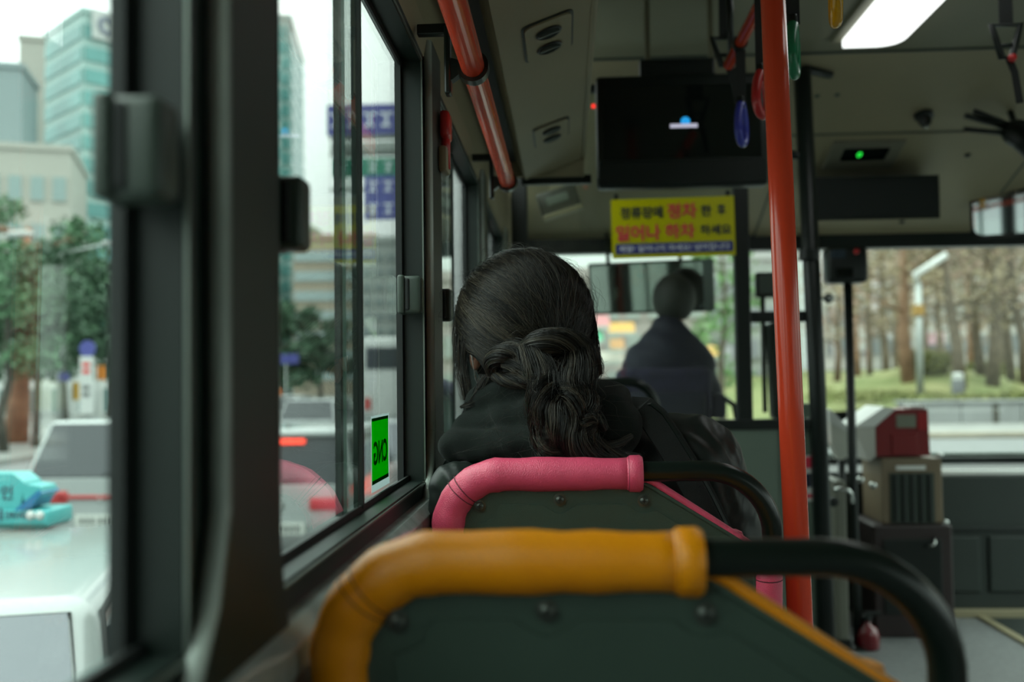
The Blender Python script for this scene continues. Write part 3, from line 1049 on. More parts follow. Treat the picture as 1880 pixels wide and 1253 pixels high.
part('cross_bar', box(PX1, PX2, YP + 0.0, YP + 0.03, at(1400, 582, Y=YP).z - 0.02, at(1400, 582, Y=YP).z + 0.02, 0.004), M['black'], t)

# post at the aisle end with its bracket
t = thing('stanchion', 'thick black stanchion right of the red pole', 'pole', (PX2, YP, FLOOR))
ztop = at(1482, 128, Y=YP).z
part('tube', tube([(PX2 + 0.02, YP, FLOOR), (PX2 + 0.006, YP, 1.3), (PX2 - 0.022, YP, ztop)], 0.031, 18), M['black'], t, smooth=True)
part('top_arm', tube(arc_path([(PX2 - 0.022, YP, ztop - 0.03), (PX2 - 0.018, YP, ztop + 0.005), (PX2 + 0.095, YP + 0.05, ztop - 0.005)], 0.02, 5), 0.017, 12), M['black'], t, smooth=True)
part('side_arm', tube([(PX2 - 0.08, YP, at(1460, 283, Y=YP).z), (PX2 - 0.015, YP, at(1460, 288, Y=YP).z)], 0.015, 12), M['black'], t, smooth=True)
part('collar', tube([(PX2 - 0.012, YP, 1.76), (PX2 - 0.010, YP, 1.80)], 0.037, 18), M['black'], t, smooth='auto')

# notice on the panel behind the pole
a, c = at(1474, 838, Y=YP), at(1495, 922, Y=YP)
t = thing('door_notice', 'small white and red sticker right of the red pole', 'sticker', (a.x, YP + 0.018, c.z))
part('sheet', box(a.x - 0.02, c.x, YP + 0.017, YP + 0.020, c.z, a.z), M['white'], t)
part('red_band', box(a.x - 0.019, c.x - 0.001, YP + 0.0155, YP + 0.017, a.z - 0.045, a.z - 0.004), M['redprint'], t)
part('print_block', box(a.x + 0.002, c.x - 0.006, YP + 0.0155, YP + 0.017, c.z + 0.05, c.z + 0.10), M['dkprint'], t)
part('red_line', box(a.x - 0.015, c.x - 0.004, YP + 0.0155, YP + 0.017, c.z + 0.012, c.z + 0.026), M['redprint'], t)

# ---- yellow notice
YS = 3.60
q = [at(1121, 367, Y=YS), at(1347, 360, Y=YS), at(1351, 468, Y=YS), at(1125, 476, Y=YS)]
so = (q[0] + q[1] + q[2] + q[3]) / 4
sr = ((q[1] - q[0]) + (q[2] - q[3])).normalized()
sr.y = 0
sr.normalize()
su = Vector((0, -1, 0)).cross(sr) * -1
su = Vector((-sr.z, 0, sr.x))
SW, SH = ((q[1] - q[0]).length + (q[2] - q[3]).length) / 2, ((q[0] - q[3]).length + (q[1] - q[2]).length) / 2
t = thing('notice_board', 'yellow Korean notice with red and black letters below the television', 'sign', so)
mt = Matrix(((sr.x, 0, su.x, so.x), (0, 1, 0, so.y), (sr.z, 0, su.z, so.z), (0, 0, 0, 1)))
part('board', xform(box(-SW / 2, SW / 2, 0, 0.005, -SH / 2, SH / 2), mt), M['yellow'], t)
part('blue_band', xform(prism(fillet([(-SW * 0.472, -SH * 0.43), (SW * 0.482, -SH * 0.43), (SW * 0.482, -SH * 0.255), (-SW * 0.472, -SH * 0.255)], 0.006, 3), 'Y', -0.002, 0.001), mt), M['navy'], t)
part('hanger', xform(box(-SW * 0.47, -SW * 0.44, 0.004, 0.03, SH * 0.3, SH * 0.6), mt), M['black'], t)
part('hanger', xform(box(SW * 0.44, SW * 0.47, 0.004, 0.03, SH * 0.3, SH * 0.6), mt), M['black'], t)


def sign_text(body, u, v, h, w, mat, bold):
    o = so + sr * (u * SW) + su * (v * SH) + Vector((0, -0.002, 0))
    part('lettering', text_bm(body, o, sr, su, h * SH, w * SW, 0.0015, bold), mat, t)


sign_text('정류장에', -0.255, 0.265, 0.205, 0.345, M['dkprint'], 0.018)
sign_text('정차', 0.075, 0.275, 0.26, 0.24, M['redprint'], 0.022)
sign_text('한', 0.272, 0.265, 0.19, 0.085, M['dkprint'], 0.018)
sign_text('후', 0.395, 0.270, 0.19, 0.07, M['dkprint'], 0.018)
sign_text('일어나', -0.285, -0.075, 0.27, 0.36, M['redprint'], 0.022)
sign_text('하차', 0.055, -0.065, 0.25, 0.24, M['redprint'], 0.022)
sign_text('하세요', 0.345, -0.060, 0.175, 0.25, M['dkprint'], 0.018)
sign_text('제발! 일어나지 마세요! 넘어집니다', 0.005, -0.342, 0.115, 0.90, M['paleprint'], 0.015)

# ================================================================ things on the header
t = thing('door_display', 'small panel with a green lit digit on the front header', 'display', hdr(1582, 280))
part('bezel', hdr_box(1530, 257, 1636, 305, 0.016, 0.006), principled('display_bezel', (0.17, 0.165, 0.12), 0.5), t)
part('window', hdr_box(1550, 267, 1622, 288, 0.018, 0.002), M['screen'], t)
_g = hdr(1577, 277, 0.0195)
part('digit', text_bm('0', _g, (1, 0, 0), HV, 0.036, 0.019, 0.001, 0.04), principled('green_led', (0, 0.2, 0), 0.3, emit=((0.02, 0.85, 0.06), 0.5)), t)
t = thing('led_panel', 'wide dark unlit information panel above the windscreen', 'display', hdr(1610, 365))
_a, _c = at(1492, 326, Y=4.22), at(1726, 401, Y=4.22)
part('case', prism([(4.22, _c.z), (4.22, _a.z), (4.42, _a.z)], 'X', _a.x, _c.x), M['black'], t)
part('face', box(_a.x + 0.015, _c.x - 0.015, 4.216, 4.222, _c.z + 0.015, _a.z - 0.015, 0.001), principled('unlit_led_face', (0.010, 0.015, 0.014), 0.6), t)
for k, (px, py) in enumerate(((1776, 283), (1656, 406))):
    o = part('knob', lathe([(0.014, 0), (0.014, 0.006), (0.008, 0.012), (0, 0.013)], hdr(px, py), HN, 12), M['black'], None, smooth=True)
    o.name = 'hatch_knob'
    tag(o, ('round black knob right of the green digit panel', 'round black knob under the dark information panel')[k], 'knob')
for k, (px, py) in enumerate(((1500, 176), (1537, 174))):
    o = part('panel_button', lathe([(0.011, 0), (0.011, 0.002), (0.0, 0.003)], hdr(px, py), HN, 10), M['wall'], None)
    tag(o, ('left one of two small plugs in the header', 'right one of two small plugs in the header')[k], 'plug')
# camera dome
cpt = hdr(1696, 210)
t = thing('camera', 'small black security camera under the header', 'camera', cpt)
part('mount', lathe([(0.036, 0), (0.036, 0.014), (0.028, 0.02)], cpt, HN, 16), M['black'], t, smooth='auto')
part('head', lathe([(0.026, 0.018), (0.024, 0.04), (0.014, 0.055), (0, 0.058)], cpt, HN, 16), M['black'], t, smooth='auto')
part('lens', lathe([(0.008, 0.054), (0.008, 0.061), (0, 0.062)], cpt, HN, 12), M['chrome'], t)
# three-armed bracket
Yb = 3.9
t = thing('arm_bracket', 'black bracket with thin arms at the upper right edge', 'bracket', at(1870, 240, Y=Yb))
hubp = at(1868, 245, Y=Yb)
for (pa, pb, r) in (((1772, 212), (1850, 235), 0.011), ((1788, 204), (1860, 232), 0.011), ((1770, 237), (1850, 246), 0.010), ((1850, 238), (1905, 290), 0.034)):
    part('arm', tube([at(*pa, Y=Yb), at(*pb, Y=Yb)], r, 10), M['black'], t, smooth=True)
part('hub', lathe([(0.05, -0.02), (0.055, 0), (0.05, 0.02)], hubp, (0, 1, 0), 16), M['black'], t, smooth='auto')
part('stem', tube([hubp, Vector((hubp.x, hubp.y + 0.1, 2.45))], 0.012, 10), M['black'], t, smooth=True)
# interior mirror on the right
Ym = 4.55
a, c = at(1789, 350, Y=Ym), at(1905, 433, Y=Ym)
t = thing('interior_mirror', 'rounded bright interior mirror at the right edge', 'mirror', ((a.x + c.x) / 2, Ym, a.z))
mm = Matrix.Translation(((a.x + c.x) / 2, Ym, (a.z + c.z) / 2)) @ Matrix.Rotation(math.radians(-24), 4, 'Z') @ Matrix.Rotation(math.radians(6), 4, 'X')
w_, h_ = (c.x - a.x) / 2 * 1.08, (a.z - c.z) / 2
part('shell', xform(prism(fillet([(-w_, -h_), (w_, -h_), (w_, h_), (-w_, h_)], 0.06, 6), 'Y', 0.0, 0.03), mm), M['black'], t)
part('glass', xform(prism(fillet([(-w_ + .012, -h_ + .012), (w_ - .012, -h_ + .012), (w_ - .012, h_ - .012), (-w_ + .012, h_ - .012)], 0.05, 6), 'Y', -0.002, 0.002), mm), M['mirror'], t)
part('arm', tube([mm @ Vector((0, 0.03, 0)), mm @ Vector((0, 0.10, 0.12)), Vector(((a.x + c.x) / 2, 4.9, 2.03))], 0.009, 8), M['black'], t, smooth=True)
# small lamp box on the driver's header (left)
t = thing('reading_light', 'grey light box on the header left of the yellow notice', 'lamp', tuple(at(1026, 366, Y=3.72)))
_a, _c = at(988, 340, Y=3.72), at(1064, 396, Y=3.72)
_mt = Matrix.Translation(_a.lerp(_c, 0.5)) @ Matrix.Rotation(math.radians(-17), 4, 'Y')
_w, _h = (_c.x - _a.x) / 2, (_a.z - _c.z) / 2 * 0.8
part('body', xform(box(-_w, _w, 0, 0.10, -_h, _h, 0.010, 3), _mt), principled('light_box', (0.05, 0.055, 0.045), 0.4), t, smooth='auto')
part('lens', xform(box(-_w * 0.6, _w * 0.5, -0.004, 0.01, -_h * 0.2, _h * 0.45, 0.003), _mt), M['alu'], t)
part('lip', xform(box(-_w, _w, -0.03, 0.02, -_h - 0.012, -_h + 0.006, 0.004), _mt), M['beige'], t)
part('neck', box(_a.x + 0.04, _c.x - 0.04, 3.76, 3.80, _a.z - 0.03, 2.46), M['beige'], t)

# driver's wide mirror / visor at the windscreen
Yv = 4.72
a, c = at(1078, 482, Y=Yv), at(1311, 574, Y=Yv)
t = thing('driver_mirror', 'wide dark framed mirror above the driver showing the bus interior', 'mirror', ((a.x + c.x) / 2, Yv, c.z))
mv = Matrix.Translation(((a.x + c.x) / 2, Yv, (a.z + c.z) / 2)) @ Matrix.Rotation(math.radians(-13), 4, 'Z') @ Matrix.Rotation(math.radians(9), 4, 'X')
hw, hh = (c.x - a.x) / 2, (a.z - c.z) / 2
part('shell', xform(box(-hw, hw, 0, 0.03, -hh, hh, 0.008), mv), M['black'], t, smooth='auto')
part('glass', xform(box(-hw + 0.012, hw - 0.05, -0.002, 0.002, -hh + 0.012, hh - 0.012), mv), M['dimmirror'], t)
part('side_cap', xform(box(hw - 0.048, hw, -0.004, 0.034, -hh, hh, 0.006), mv), principled('grey_cap', (0.16, 0.20, 0.19), 0.4), t)
for xx in (a.x + 0.1, c.x - 0.15):
    part('arm', tube([(xx, Yv + 0.02, a.z), (xx, 4.85, 2.05)], 0.01, 8), M['black'], t, smooth=True)

# ================================================================ things by the front door
# black pole and device
Yd = 4.2
a, c = at(1556, 486, Y=Yd), at(1566, 895, Y=Yd)
t = thing('stanchion', 'thin black stanchion left of the red fare box', 'pole', c)
part('tube', tube([Vector((c.x + 0.005, Yd, FLOOR)), c, a], 0.0185, 14), M['black'], t, smooth=True)
part('foot_plate', lathe([(0.05, 0), (0.05, 0.01), (0.02, 0.02)], (c.x + 0.005, Yd, FLOOR), (0, 0, 1), 14), M['black'], t)
t = thing('card_terminal', 'black boxy card terminal on top of the thin stanchion', 'terminal', at(1548, 520, Y=Yd))
a, c = at(1513, 456, Y=Yd), at(1588, 521, Y=Yd)
part('body', box(a.x, c.x, Yd - 0.06, Yd + 0.05, c.z, a.z, 0.02, 3), M['black'], t, smooth='auto')
part('display', box(a.x + 0.01, a.x + 0.07, Yd - 0.064, Yd - 0.058, a.z - 0.05, a.z - 0.015), principled('display_glass', (0.05, 0.07, 0.09), 0.1), t)
part('red_button', lathe([(0.012, 0), (0.012, 0.006), (0, 0.008)], at(1572, 462, Y=Yd - 0.06), (0, -1, 0), 12), G_RED, t)
part('reader', box(a.x + 0.03, a.x + 0.10, Yd - 0.066, Yd - 0.058, c.z + 0.02, c.z + 0.06, 0.004), M['screen'], t)
p = at(1521, 548, Y=Yd)
t = thing('round_mirror', 'small round black mirror ball beside the stanchion', 'mirror', p)
part('ball', lathe([(0.001, -0.022), (0.012, -0.018), (0.02, -0.006), (0.022, 0), (0.018, 0.012), (0.0, 0.02)], p, (0.3, -1, 0), 16), M['black'], t, smooth=True)
part('face', lathe([(0.015, 0.012), (0.012, 0.017), (0.0, 0.021)], p, (0.3, -1, 0.2), 16), M['chrome'], t, smooth=True)
part('stem', tube([p, p + Vector((-0.05, 0.0, 0.0))], 0.006, 8), M['black'], t, smooth=True)

# fare box
Yq = 4.40
a, c = at(1607, 750, Y=Yq), at(1708, 838, Y=Yq)
zt, zb = at(1650, 752, Y=Yq).z, at(1650, 838, Y=Yq).z
t = thing('fare_box', 'red fare collection box with a slanted white side', 'fare box', ((a.x + c.x) / 2, Yq, zb))
RED = principled('fare_box_red', (0.20, 0.010, 0.012), 0.4)
zk = at(1605, 785, Y=Yq).z
part('body', prism(fillet([(a.x, zb), (c.x, zb), (c.x - 0.005, zt), (at(1645, 750, Y=Yq).x, zt), (a.x, zk)], 0.005, 2), 'Y', Yq, Yq + 0.26), RED, t)
wl_, wr_ = at(1580, 785, Y=Yq).x, at(1645, 748, Y=Yq).x
part('slanted_lid', prism([(wl_ - 0.03, zk + 0.0), (a.x - 0.003, zk + 0.003), (wr_ - 0.003, zt + 0.003), (wr_ - 0.05, zt + 0.012)], 'Y', Yq - 0.004, Yq + 0.26), M['white'], t)
part('side_hopper', prism([(wl_ - 0.03, zk), (a.x - 0.003, zk), (a.x - 0.003, zb), (a.x - 0.03, zb - 0.02), (wl_, zb + 0.06)], 'Y', Yq, Yq + 0.24), principled('hopper', (0.55, 0.55, 0.5), 0.3), t)
part('coin_window', box(at(1645, 765, Y=Yq).x, at(1681, 765, Y=Yq).x, Yq - 0.004, Yq + 0.003, at(1645, 786, Y=Yq).z, at(1645, 762, Y=Yq).z, 0.002), principled('coin_window', (0.20, 0.21, 0.16), 0.3), t)
part('door', box(at(1637, 800, Y=Yq).x, at(1684, 800, Y=Yq).x, Yq - 0.005, Yq + 0.003, zb + 0.004, at(1645, 797, Y=Yq).z, 0.003), RED, t)
part('top_cap', box(at(1674, 748, Y=Yq).x, at(1702, 748, Y=Yq).x, Yq + 0.02, Yq + 0.12, zt, zt + 0.016, 0.006), M['white'], t)
part('side_window', box(c.x - 0.05, c.x - 0.006, Yq - 0.004, Yq + 0.002, zt - 0.09, zt - 0.015), principled('bright_red_face', (0.33, 0.008, 0.010), 0.35), t)
# tan machine below
a, c = at(1617, 841, Y=Yq), at(1731, 962, Y=Yq)
TAN = principled('tan_machine', (0.20, 0.155, 0.10), 0.5)
t = thing('change_machine', 'tan coin change machine with dark slots under the fare box', 'machine', ((a.x + c.x) / 2, Yq, c.z))
part('body', box(a.x, c.x, Yq - 0.01, Yq + 0.28, c.z, a.z - 0.002, 0.006), TAN, t)
part('recess', box(a.x + 0.032, c.x - 0.036, Yq - 0.014, Yq - 0.008, c.z + 0.004, a.z - 0.065), M['wall'], t)
for k in range(5):
    xx = a.x + 0.052 + k * (c.x - a.x - 0.11) / 4
    part('coin_tube', box(xx - 0.008, xx + 0.008, Yq - 0.020, Yq - 0.013, c.z + 0.010, a.z - 0.070, 0.003), M['black'], t)
part('name_plate', box(a.x + 0.06, c.x - 0.07, Yq - 0.013, Yq - 0.009, a.z - 0.052, a.z - 0.034), M['white'], t)
part('corner_bolt', lathe([(0.014, 0), (0.014, 0.012), (0, 0.016)], (c.x - 0.006, Yq - 0.01, a.z + 0.004), (0, 0, 1), 10), M['chrome'], t, smooth=True)
part('corner_bolt', lathe([(0.012, 0), (0.012, 0.012), (0, 0.016)], (c.x + 0.006, Yq - 0.02, c.z + 0.003), (0, 0, 1), 10), M['chrome'], t, smooth=True)
t = thing('cash_safe', 'dark cash safe pedestal carrying the change machine', 'safe', ((a.x + c.x) / 2, Yq, FLOOR))
part('body', box(a.x - 0.05, c.x + 0.03, Yq - 0.03, Yq + 0.30, FLOOR, c.z - 0.002, 0.01), principled('maroon_safe', (0.030, 0.020, 0.020), 0.5), t)
part('door', box(a.x - 0.01, c.x - 0.02, Yq - 0.037, Yq - 0.029, FLOOR + 0.1, c.z - 0.06, 0.004), M['black'], t)
part('handle', tube(arc_path([(c.x - 0.09, Yq - 0.035, c.z - 0.09), (c.x - 0.06, Yq - 0.07, c.z - 0.08), (c.x - 0.05, Yq - 0.035, c.z - 0.05)], 0.01, 4), 0.006, 8), M['chrome'], t, smooth=True)
# white device on the left of it
t = thing('card_reader', 'white rounded card reader between the two black stanchions', 'card reader', at(1545, 850, Y=4.3))
v = [at(1521, 752, Y=4.3), at(1552, 784, Y=4.3), at(1556, 838, Y=4.3), at(1540, 846, Y=4.3), at(1524, 815, Y=4.3)]
part('shell', prism(fillet([(p_.x, p_.z) for p_ in v], 0.012, 4), 'Y', 4.28, 4.36, 0.004), principled('pearl_plastic', (0.62, 0.63, 0.56), 0.3), t, smooth='auto')
part('cap', prism(fillet([(v[0].x - 0.004, v[0].z + 0.01), (v[1].x + 0.004, v[1].z), (v[1].x, v[1].z - 0.02), (v[0].x - 0.004, v[0].z - 0.05)], 0.008, 3), 'Y', 4.275, 4.365), M['white'], t)
part('stalk', tube([at(1545, 842, Y=4.32), at(1548, 1000, Y=4.32)], 0.016, 12), M['black'], t, smooth=True)
# chrome bits: ball and grab hook
t = thing('grab_hook', 'small bent chrome grab hook beside the thin stanchion', 'handle', at(1548, 935, Y=4.05))
part('bar', tube(arc_path([at(1532, 900, Y=4.05), at(1560, 897, Y=4.05), at(1566, 925, Y=4.05)], 0.03, 6), 0.009, 10), M['chrome'], t, smooth=True)
part('base', lathe([(0.02, 0), (0.02, 0.008), (0.01, 0.012)], at(1530, 922, Y=4.05), (0, -1, 0), 12), M['black'], t)
for k, (px, py) in enumerate(((1580, 882), (1603, 892))):
    o = part('chrome_knob', lathe([(0.0, -0.017), (0.012, -0.012), (0.017, 0), (0.012, 0.012), (0.0, 0.017)], at(px, py, Y=4.34), (0, 0, 1), 14), M['chrome'], None, smooth=True)
    tag(o, ('left chrome knob beside the change machine', 'right chrome knob beside the change machine')[k], 'knob')
# beige side of the driver's console
a, c = at(1533, 880, Y=4.15), at(1560, 1150, Y=4.15)
t = thing('console_side', 'narrow beige console side right of the thick stanchion', 'console', (a.x, 4.15, FLOOR))
part('panel', box(a.x, c.x, 4.15, 4.75, FLOOR, at(1540, 838, Y=4.15).z - 0.1, 0.01), principled('console_beige', (0.17, 0.175, 0.14), 0.5), t)
part('foot_strip', box(a.x - 0.004, c.x + 0.004, 4.145, 4.76, FLOOR, FLOOR + 0.05), M['black'], t)
# fire extinguisher
p = at(1591, 1125, Y=4.2)
t = thing('fire_extinguisher', 'small red fire extinguisher in the dark below the fare box', 'extinguisher', (p.x, p.y, FLOOR))
part('bottle', lathe([(0.0, 0), (0.046, 0.0), (0.05, 0.01), (0.05, 0.055), (0.04, 0.085), (0.015, 0.10), (0.015, 0.115)], (p.x, p.y, FLOOR + 0.001), (0, 0, 1), 18), principled('extinguisher_red', (0.16, 0.008, 0.014), 0.2, coat=0.5), t, smooth=True)
part('valve', lathe([(0.02, 0.115), (0.02, 0.135), (0.0, 0.14)], (p.x, p.y, FLOOR), (0, 0, 1), 12), M['black'], t)
part('lever', box(p.x - 0.01, p.x + 0.06, p.y - 0.008, p.y + 0.008, FLOOR + 0.135, FLOOR + 0.15, 0.003), M['black'], t)
# dark gate terminal behind the red pole
a, c = at(1412, 585, Y=3.9), at(1478, 770, Y=3.9)
t = thing('driver_terminal', 'black driver terminal half hidden behind the red pole', 'terminal', ((a.x + c.x) / 2, 3.9, c.z))
part('body', prism(fillet([(a.x, a.z - 0.02), (c.x - 0.06, a.z), (c.x, c.z), (a.x + 0.01, c.z)], 0.015, 3), 'Y', 3.9, 3.98), M['black'], t)
part('grey_foot', box(c.x - 0.03, c.x + 0.03, 3.88, 3.96, c.z - 0.02, c.z + 0.06, 0.004), M['ggreen'], t)
part('screen', box(a.x + 0.02, c.x - 0.08, 3.897, 3.902, a.z - 0.16, a.z - 0.04), M['screen'], t)
a, c = at(1388, 500, Y=3.95), at(1416, 546, Y=3.95)
t = thing('fare_display', 'small dark grey display left of the red pole', 'display', ((a.x + c.x) / 2, 3.95, c.z))
part('case', box(a.x, c.x + 0.03, 3.95, 3.99, c.z, a.z, 0.008), M['black'], t, smooth='auto')
part('face', box(a.x + 0.012, c.x + 0.02, 3.945, 3.951, c.z + 0.015, a.z - 0.012), principled('grey_face', (0.10, 0.115, 0.11), 0.3), t)
part('stalk', tube([((a.x + c.x) / 2, 3.975, c.z), ((a.x + c.x) / 2, 3.975, 1.2)], 0.01, 8), M['black'], t, smooth=True)

# emergency hammer on pillar
p = at(816, 262, X=-0.199)
t = thing('emergency_hammer', 'red emergency hammer in its holder on the window pillar', 'hammer', p)
part('holder', box(-0.2066, -0.192, p.y - 0.028, p.y + 0.028, p.z - 0.052, p.z - 0.01, 0.005), M['beige'], t, smooth='auto')
part('head', box(-0.204, -0.188, p.y - 0.025, p.y + 0.025, p.z + 0.004, p.z + 0.05, 0.006, 3), G_RED, t, smooth='auto')
part('grip', tube([(-0.197, p.y, p.z - 0.045), (-0.197, p.y, p.z + 0.045)], 0.008, 12), G_RED, t, smooth=True)

# CNG sticker on the second sash, printed for readers outside
yA, yB = at(683, 820, X=-0.2516).y, at(713, 820, X=-0.2516).y
zA, zB = at(698, 884, X=-0.2516).z, at(698, 766, X=-0.2516).z
t = thing('window_sticker', 'bright green sticker with mirrored letters on the window pane', 'sticker', (-0.2516, (yA + yB) / 2, zA))
GREEN = principled('sticker_green', (0.0, 0.52, 0.0), 0.5, emit=((0.0, 1.0, 0.0), 0.0))
GREEN.node_tree.nodes['Principled BSDF'].inputs['Transmission Weight'].default_value = 0.0


def translucent(name, col):
    m = bpy.data.materials.new(name)
    m.use_nodes = True
    nt = m.node_tree
    nt.nodes.clear()
    o = nt.nodes.new('ShaderNodeOutputMaterial')
    d = nt.nodes.new('ShaderNodeBsdfDiffuse')
    tl = nt.nodes.new('ShaderNodeBsdfTranslucent')
    d.inputs[0].default_value = (*col, 1)
    tl.inputs[0].default_value = (*col, 1)
    mx = nt.nodes.new('ShaderNodeMixShader')
    mx.inputs[0].default_value = 0.75
    nt.links.new(d.outputs[0], mx.inputs[1])
    nt.links.new(tl.outputs[0], mx.inputs[2])
    nt.links.new(mx.outputs[0], o.inputs[0])
    return m


GREEN = translucent('sticker_green_film', (0.0, 0.90, 0.0))
DGREEN = translucent('sticker_dark_green', (0.0, 0.22, 0.01))
WFILM = translucent('sticker_clear_border', (0.6, 0.68, 0.68))
part('film', box(-0.2523, -0.2521, yA - 0.002, yB + 0.010, zA - 0.010, zB + 0.003), WFILM, t)
part('green_field', box(-0.2520, -0.2517, yA, yB, zA, zB), GREEN, t)
part('dark_band', box(-0.2517, -0.2515, yA, yB, zB - 0.004, zB), DGREEN, t)
part('dark_band', box(-0.2517, -0.2515, yA, yB, zA, zA + 0.005), DGREEN, t)
part('lettering', text_bm('CNG', (-0.2515, (yA + yB) / 2, zA + (zB - zA) * 0.46), (0, -1, 0), (0, 0, 1), (zB - zA) * 0.36, (yB - yA) * 0.82, 0.0003, 0.02), DGREEN, t)
# ================================================================ the woman in the pink seat
def rot_zy(yaw, roll, pitch=0.0):
    return np.array(Matrix.Rotation(yaw, 3, 'Z') @ Matrix.Rotation(roll, 3, 'Y') @ Matrix.Rotation(pitch, 3, 'X'))


HC = np.array((-0.066, 1.565, 1.437))           # head centre
FC = HC + np.array((0, 0, -0.030))            # face centre below the piled hair
HR = rot_zy(math.radians(10), math.radians(-3), math.radians(-4))   # local -> world


def H2W(p, c=None):
    return np.asarray(p, float) @ HR.T + (HC if c is None else c)


def face_sdf(P, c, R):
    """a head with brow, eye sockets, nose, lips, chin and ears, in head-local axes (x right, y forward, z up)"""
    q = (P - c) @ R
    d = sd_ell(q, (0, -0.004, 0.018), (0.076, 0.094, 0.090))
    d = smin(d, sd_ell(q, (0, 0.030, -0.045), (0.056, 0.060, 0.068)), 0.03)
    d = smin(d, sd_ell(q, (0, 0.062, -0.098), (0.026, 0.022, 0.018)), 0.02)            # chin
    d = smin(d, sd_cap(q, (0, 0.086, 0.010), (0, 0.104, -0.030), 0.008, 0.0125), 0.012)   # nose
    d = smin(d, sd_cap(q, (-0.035, 0.080, 0.022), (0.035, 0.080, 0.022), 0.008), 0.015)   # brow
    for s in (-1, 1):
        d = np.maximum(d, -(smin(sd_ell(q, (s * 0.031, 0.099, 0.002), (0.016, 0.014, 0.010)), np.full_like(d, 1.0), 0.01)))
        d = smin(d, sd_ell(q, (s * 0.031, 0.078, 0.002), (0.0125, 0.0125, 0.0125)), 0.002)
        e = sd_ell(q, (s * 0.080, -0.010, -0.012), (0.010, 0.020, 0.032))
        e = np.maximum(e, -sd_ell(q, (s * 0.090, -0.004, -0.008), (0.008, 0.012, 0.020)))
        d = smin(d, e, 0.006)
    d = smin(d, sd_cap(q, (-0.018, 0.085, -0.058), (0.018, 0.085, -0.058), 0.0075), 0.006)
    d = np.maximum(d, -sd_cap(q, (-0.02, 0.0955, -0.0585), (0.02, 0.0955, -0.0585), 0.0018))
    return d


def hand_sdf(P, w, fdir, side, down):
    """relaxed hand: palm, four unequal bent fingers, thumb from the side of the palm"""
    w, f, s, n = (np.array(v, float) for v in (w, fdir, side, down))
    d = sd_cap(P, w, w + f * 0.075, 0.024, 0.026)
    d = smin(d, sd_cap(P, w + f * 0.07 - s * 0.028, w + f * 0.075 + s * 0.028, 0.013), 0.02)
    for k, (o, L) in enumerate(((-0.030, 0.062), (-0.010, 0.074), (0.010, 0.080), (0.030, 0.070))):
        a = w + f * 0.082 + s * o
        b_ = a + f * L * 0.5 + n * 0.006
        c_ = b_ + f * L * 0.32 + n * 0.018
        e_ = c_ + f * L * 0.12 + n * 0.02
        d = smin(d, sd_cap(P, a, b_, 0.0095, 0.0088), 0.006)
        d = np.minimum(d, np.minimum(sd_cap(P, b_, c_, 0.0088, 0.0080), sd_cap(P, c_, e_, 0.0080, 0.0070)))
    a = w + f * 0.022 + s * 0.026
    b_ = a + f * 0.035 + s * 0.028
    d = smin(d, sd_cap(P, a, b_, 0.0125, 0.0105), 0.012)
    d = np.minimum(d, sd_cap(P, b_, b_ + f * 0.028 + s * 0.004, 0.0105, 0.008))
    return d


BX = 0.030                    # body axis
SH_L, SH_R = (-0.128, 1.560, 1.185), (0.190, 1.575, 1.205)
EL_L, EL_R = (-0.125, 1.66, 0.93), (0.295, 1.66, 0.93)
WR_L, WR_R = (-0.06, 1.86, 0.80), (0.14, 1.86, 0.80)
KN_L, KN_R = (-0.06, 2.02, 0.72), (0.15, 2.02, 0.72)
AN_L, AN_R = (-0.05, 2.02, 0.33), (0.14, 2.02, 0.33)


def body_core(P):
    d = sd_ell(P, (BX, 1.585, 1.07), (0.155, 0.095, 0.20))
    d = smin(d, sd_ell(P, (0.045, 1.60, 0.78), (0.165, 0.11, 0.10)), 0.06)
    d = smin(d, sd_cap(P, SH_L, SH_R, 0.050), 0.06)
    d = smin(d, sd_cap(P, (0.0, 1.575, 1.20), HC + np.array((0, -0.01, -0.05)), 0.058, 0.052), 0.04)
    for a, e, w in ((SH_L, EL_L, WR_L), (SH_R, EL_R, WR_R)):
        d = smin(d, sd_cap(P, a, e, 0.047, 0.038), 0.03)
        d = smin(d, sd_cap(P, e, w, 0.038, 0.025), 0.012)
    for hx, k, an in ((-0.04, KN_L, AN_L), (0.13, KN_R, AN_R)):
        d = smin(d, sd_cap(P, (hx, 1.62, 0.77), k, 0.078, 0.056), 0.03)
        d = smin(d, sd_cap(P, k, an, 0.052, 0.036), 0.01)
        d = smin(d, sd_cap(P, (an[0], an[1], FLOOR + 0.045), (an[0], an[1] + 0.15, FLOOR + 0.035), 0.036, 0.028), 0.03)
        d = smin(d, sd_cap(P, an, (an[0], an[1], FLOOR + 0.05), 0.036, 0.036), 0.01)
    return d


def woman_body(P):
    d = body_core(P)
    d = smin(d, face_sdf(P, FC, HR), 0.015)
    d = smin(d, hand_sdf(P, WR_L, (0.35, 0.93, -0.1), (0.93, -0.35, 0), (0, 0, -1)), 0.01)
    d = smin(d, hand_sdf(P, WR_R, (-0.35, 0.93, -0.1), (-0.93, -0.35, 0), (0, 0, -1)), 0.01)
    return d


wom = thing('person', 'woman with black ponytail in a black hoodie sitting in the pink seat', 'person', (0.04, 1.6, FLOOR))
part('body', sdf_mesh('body', woman_body, (-0.32, 1.42, FLOOR - 0.01), (0.38, 2.24, 1.58), 0.0058, M['skin']), None, wom)


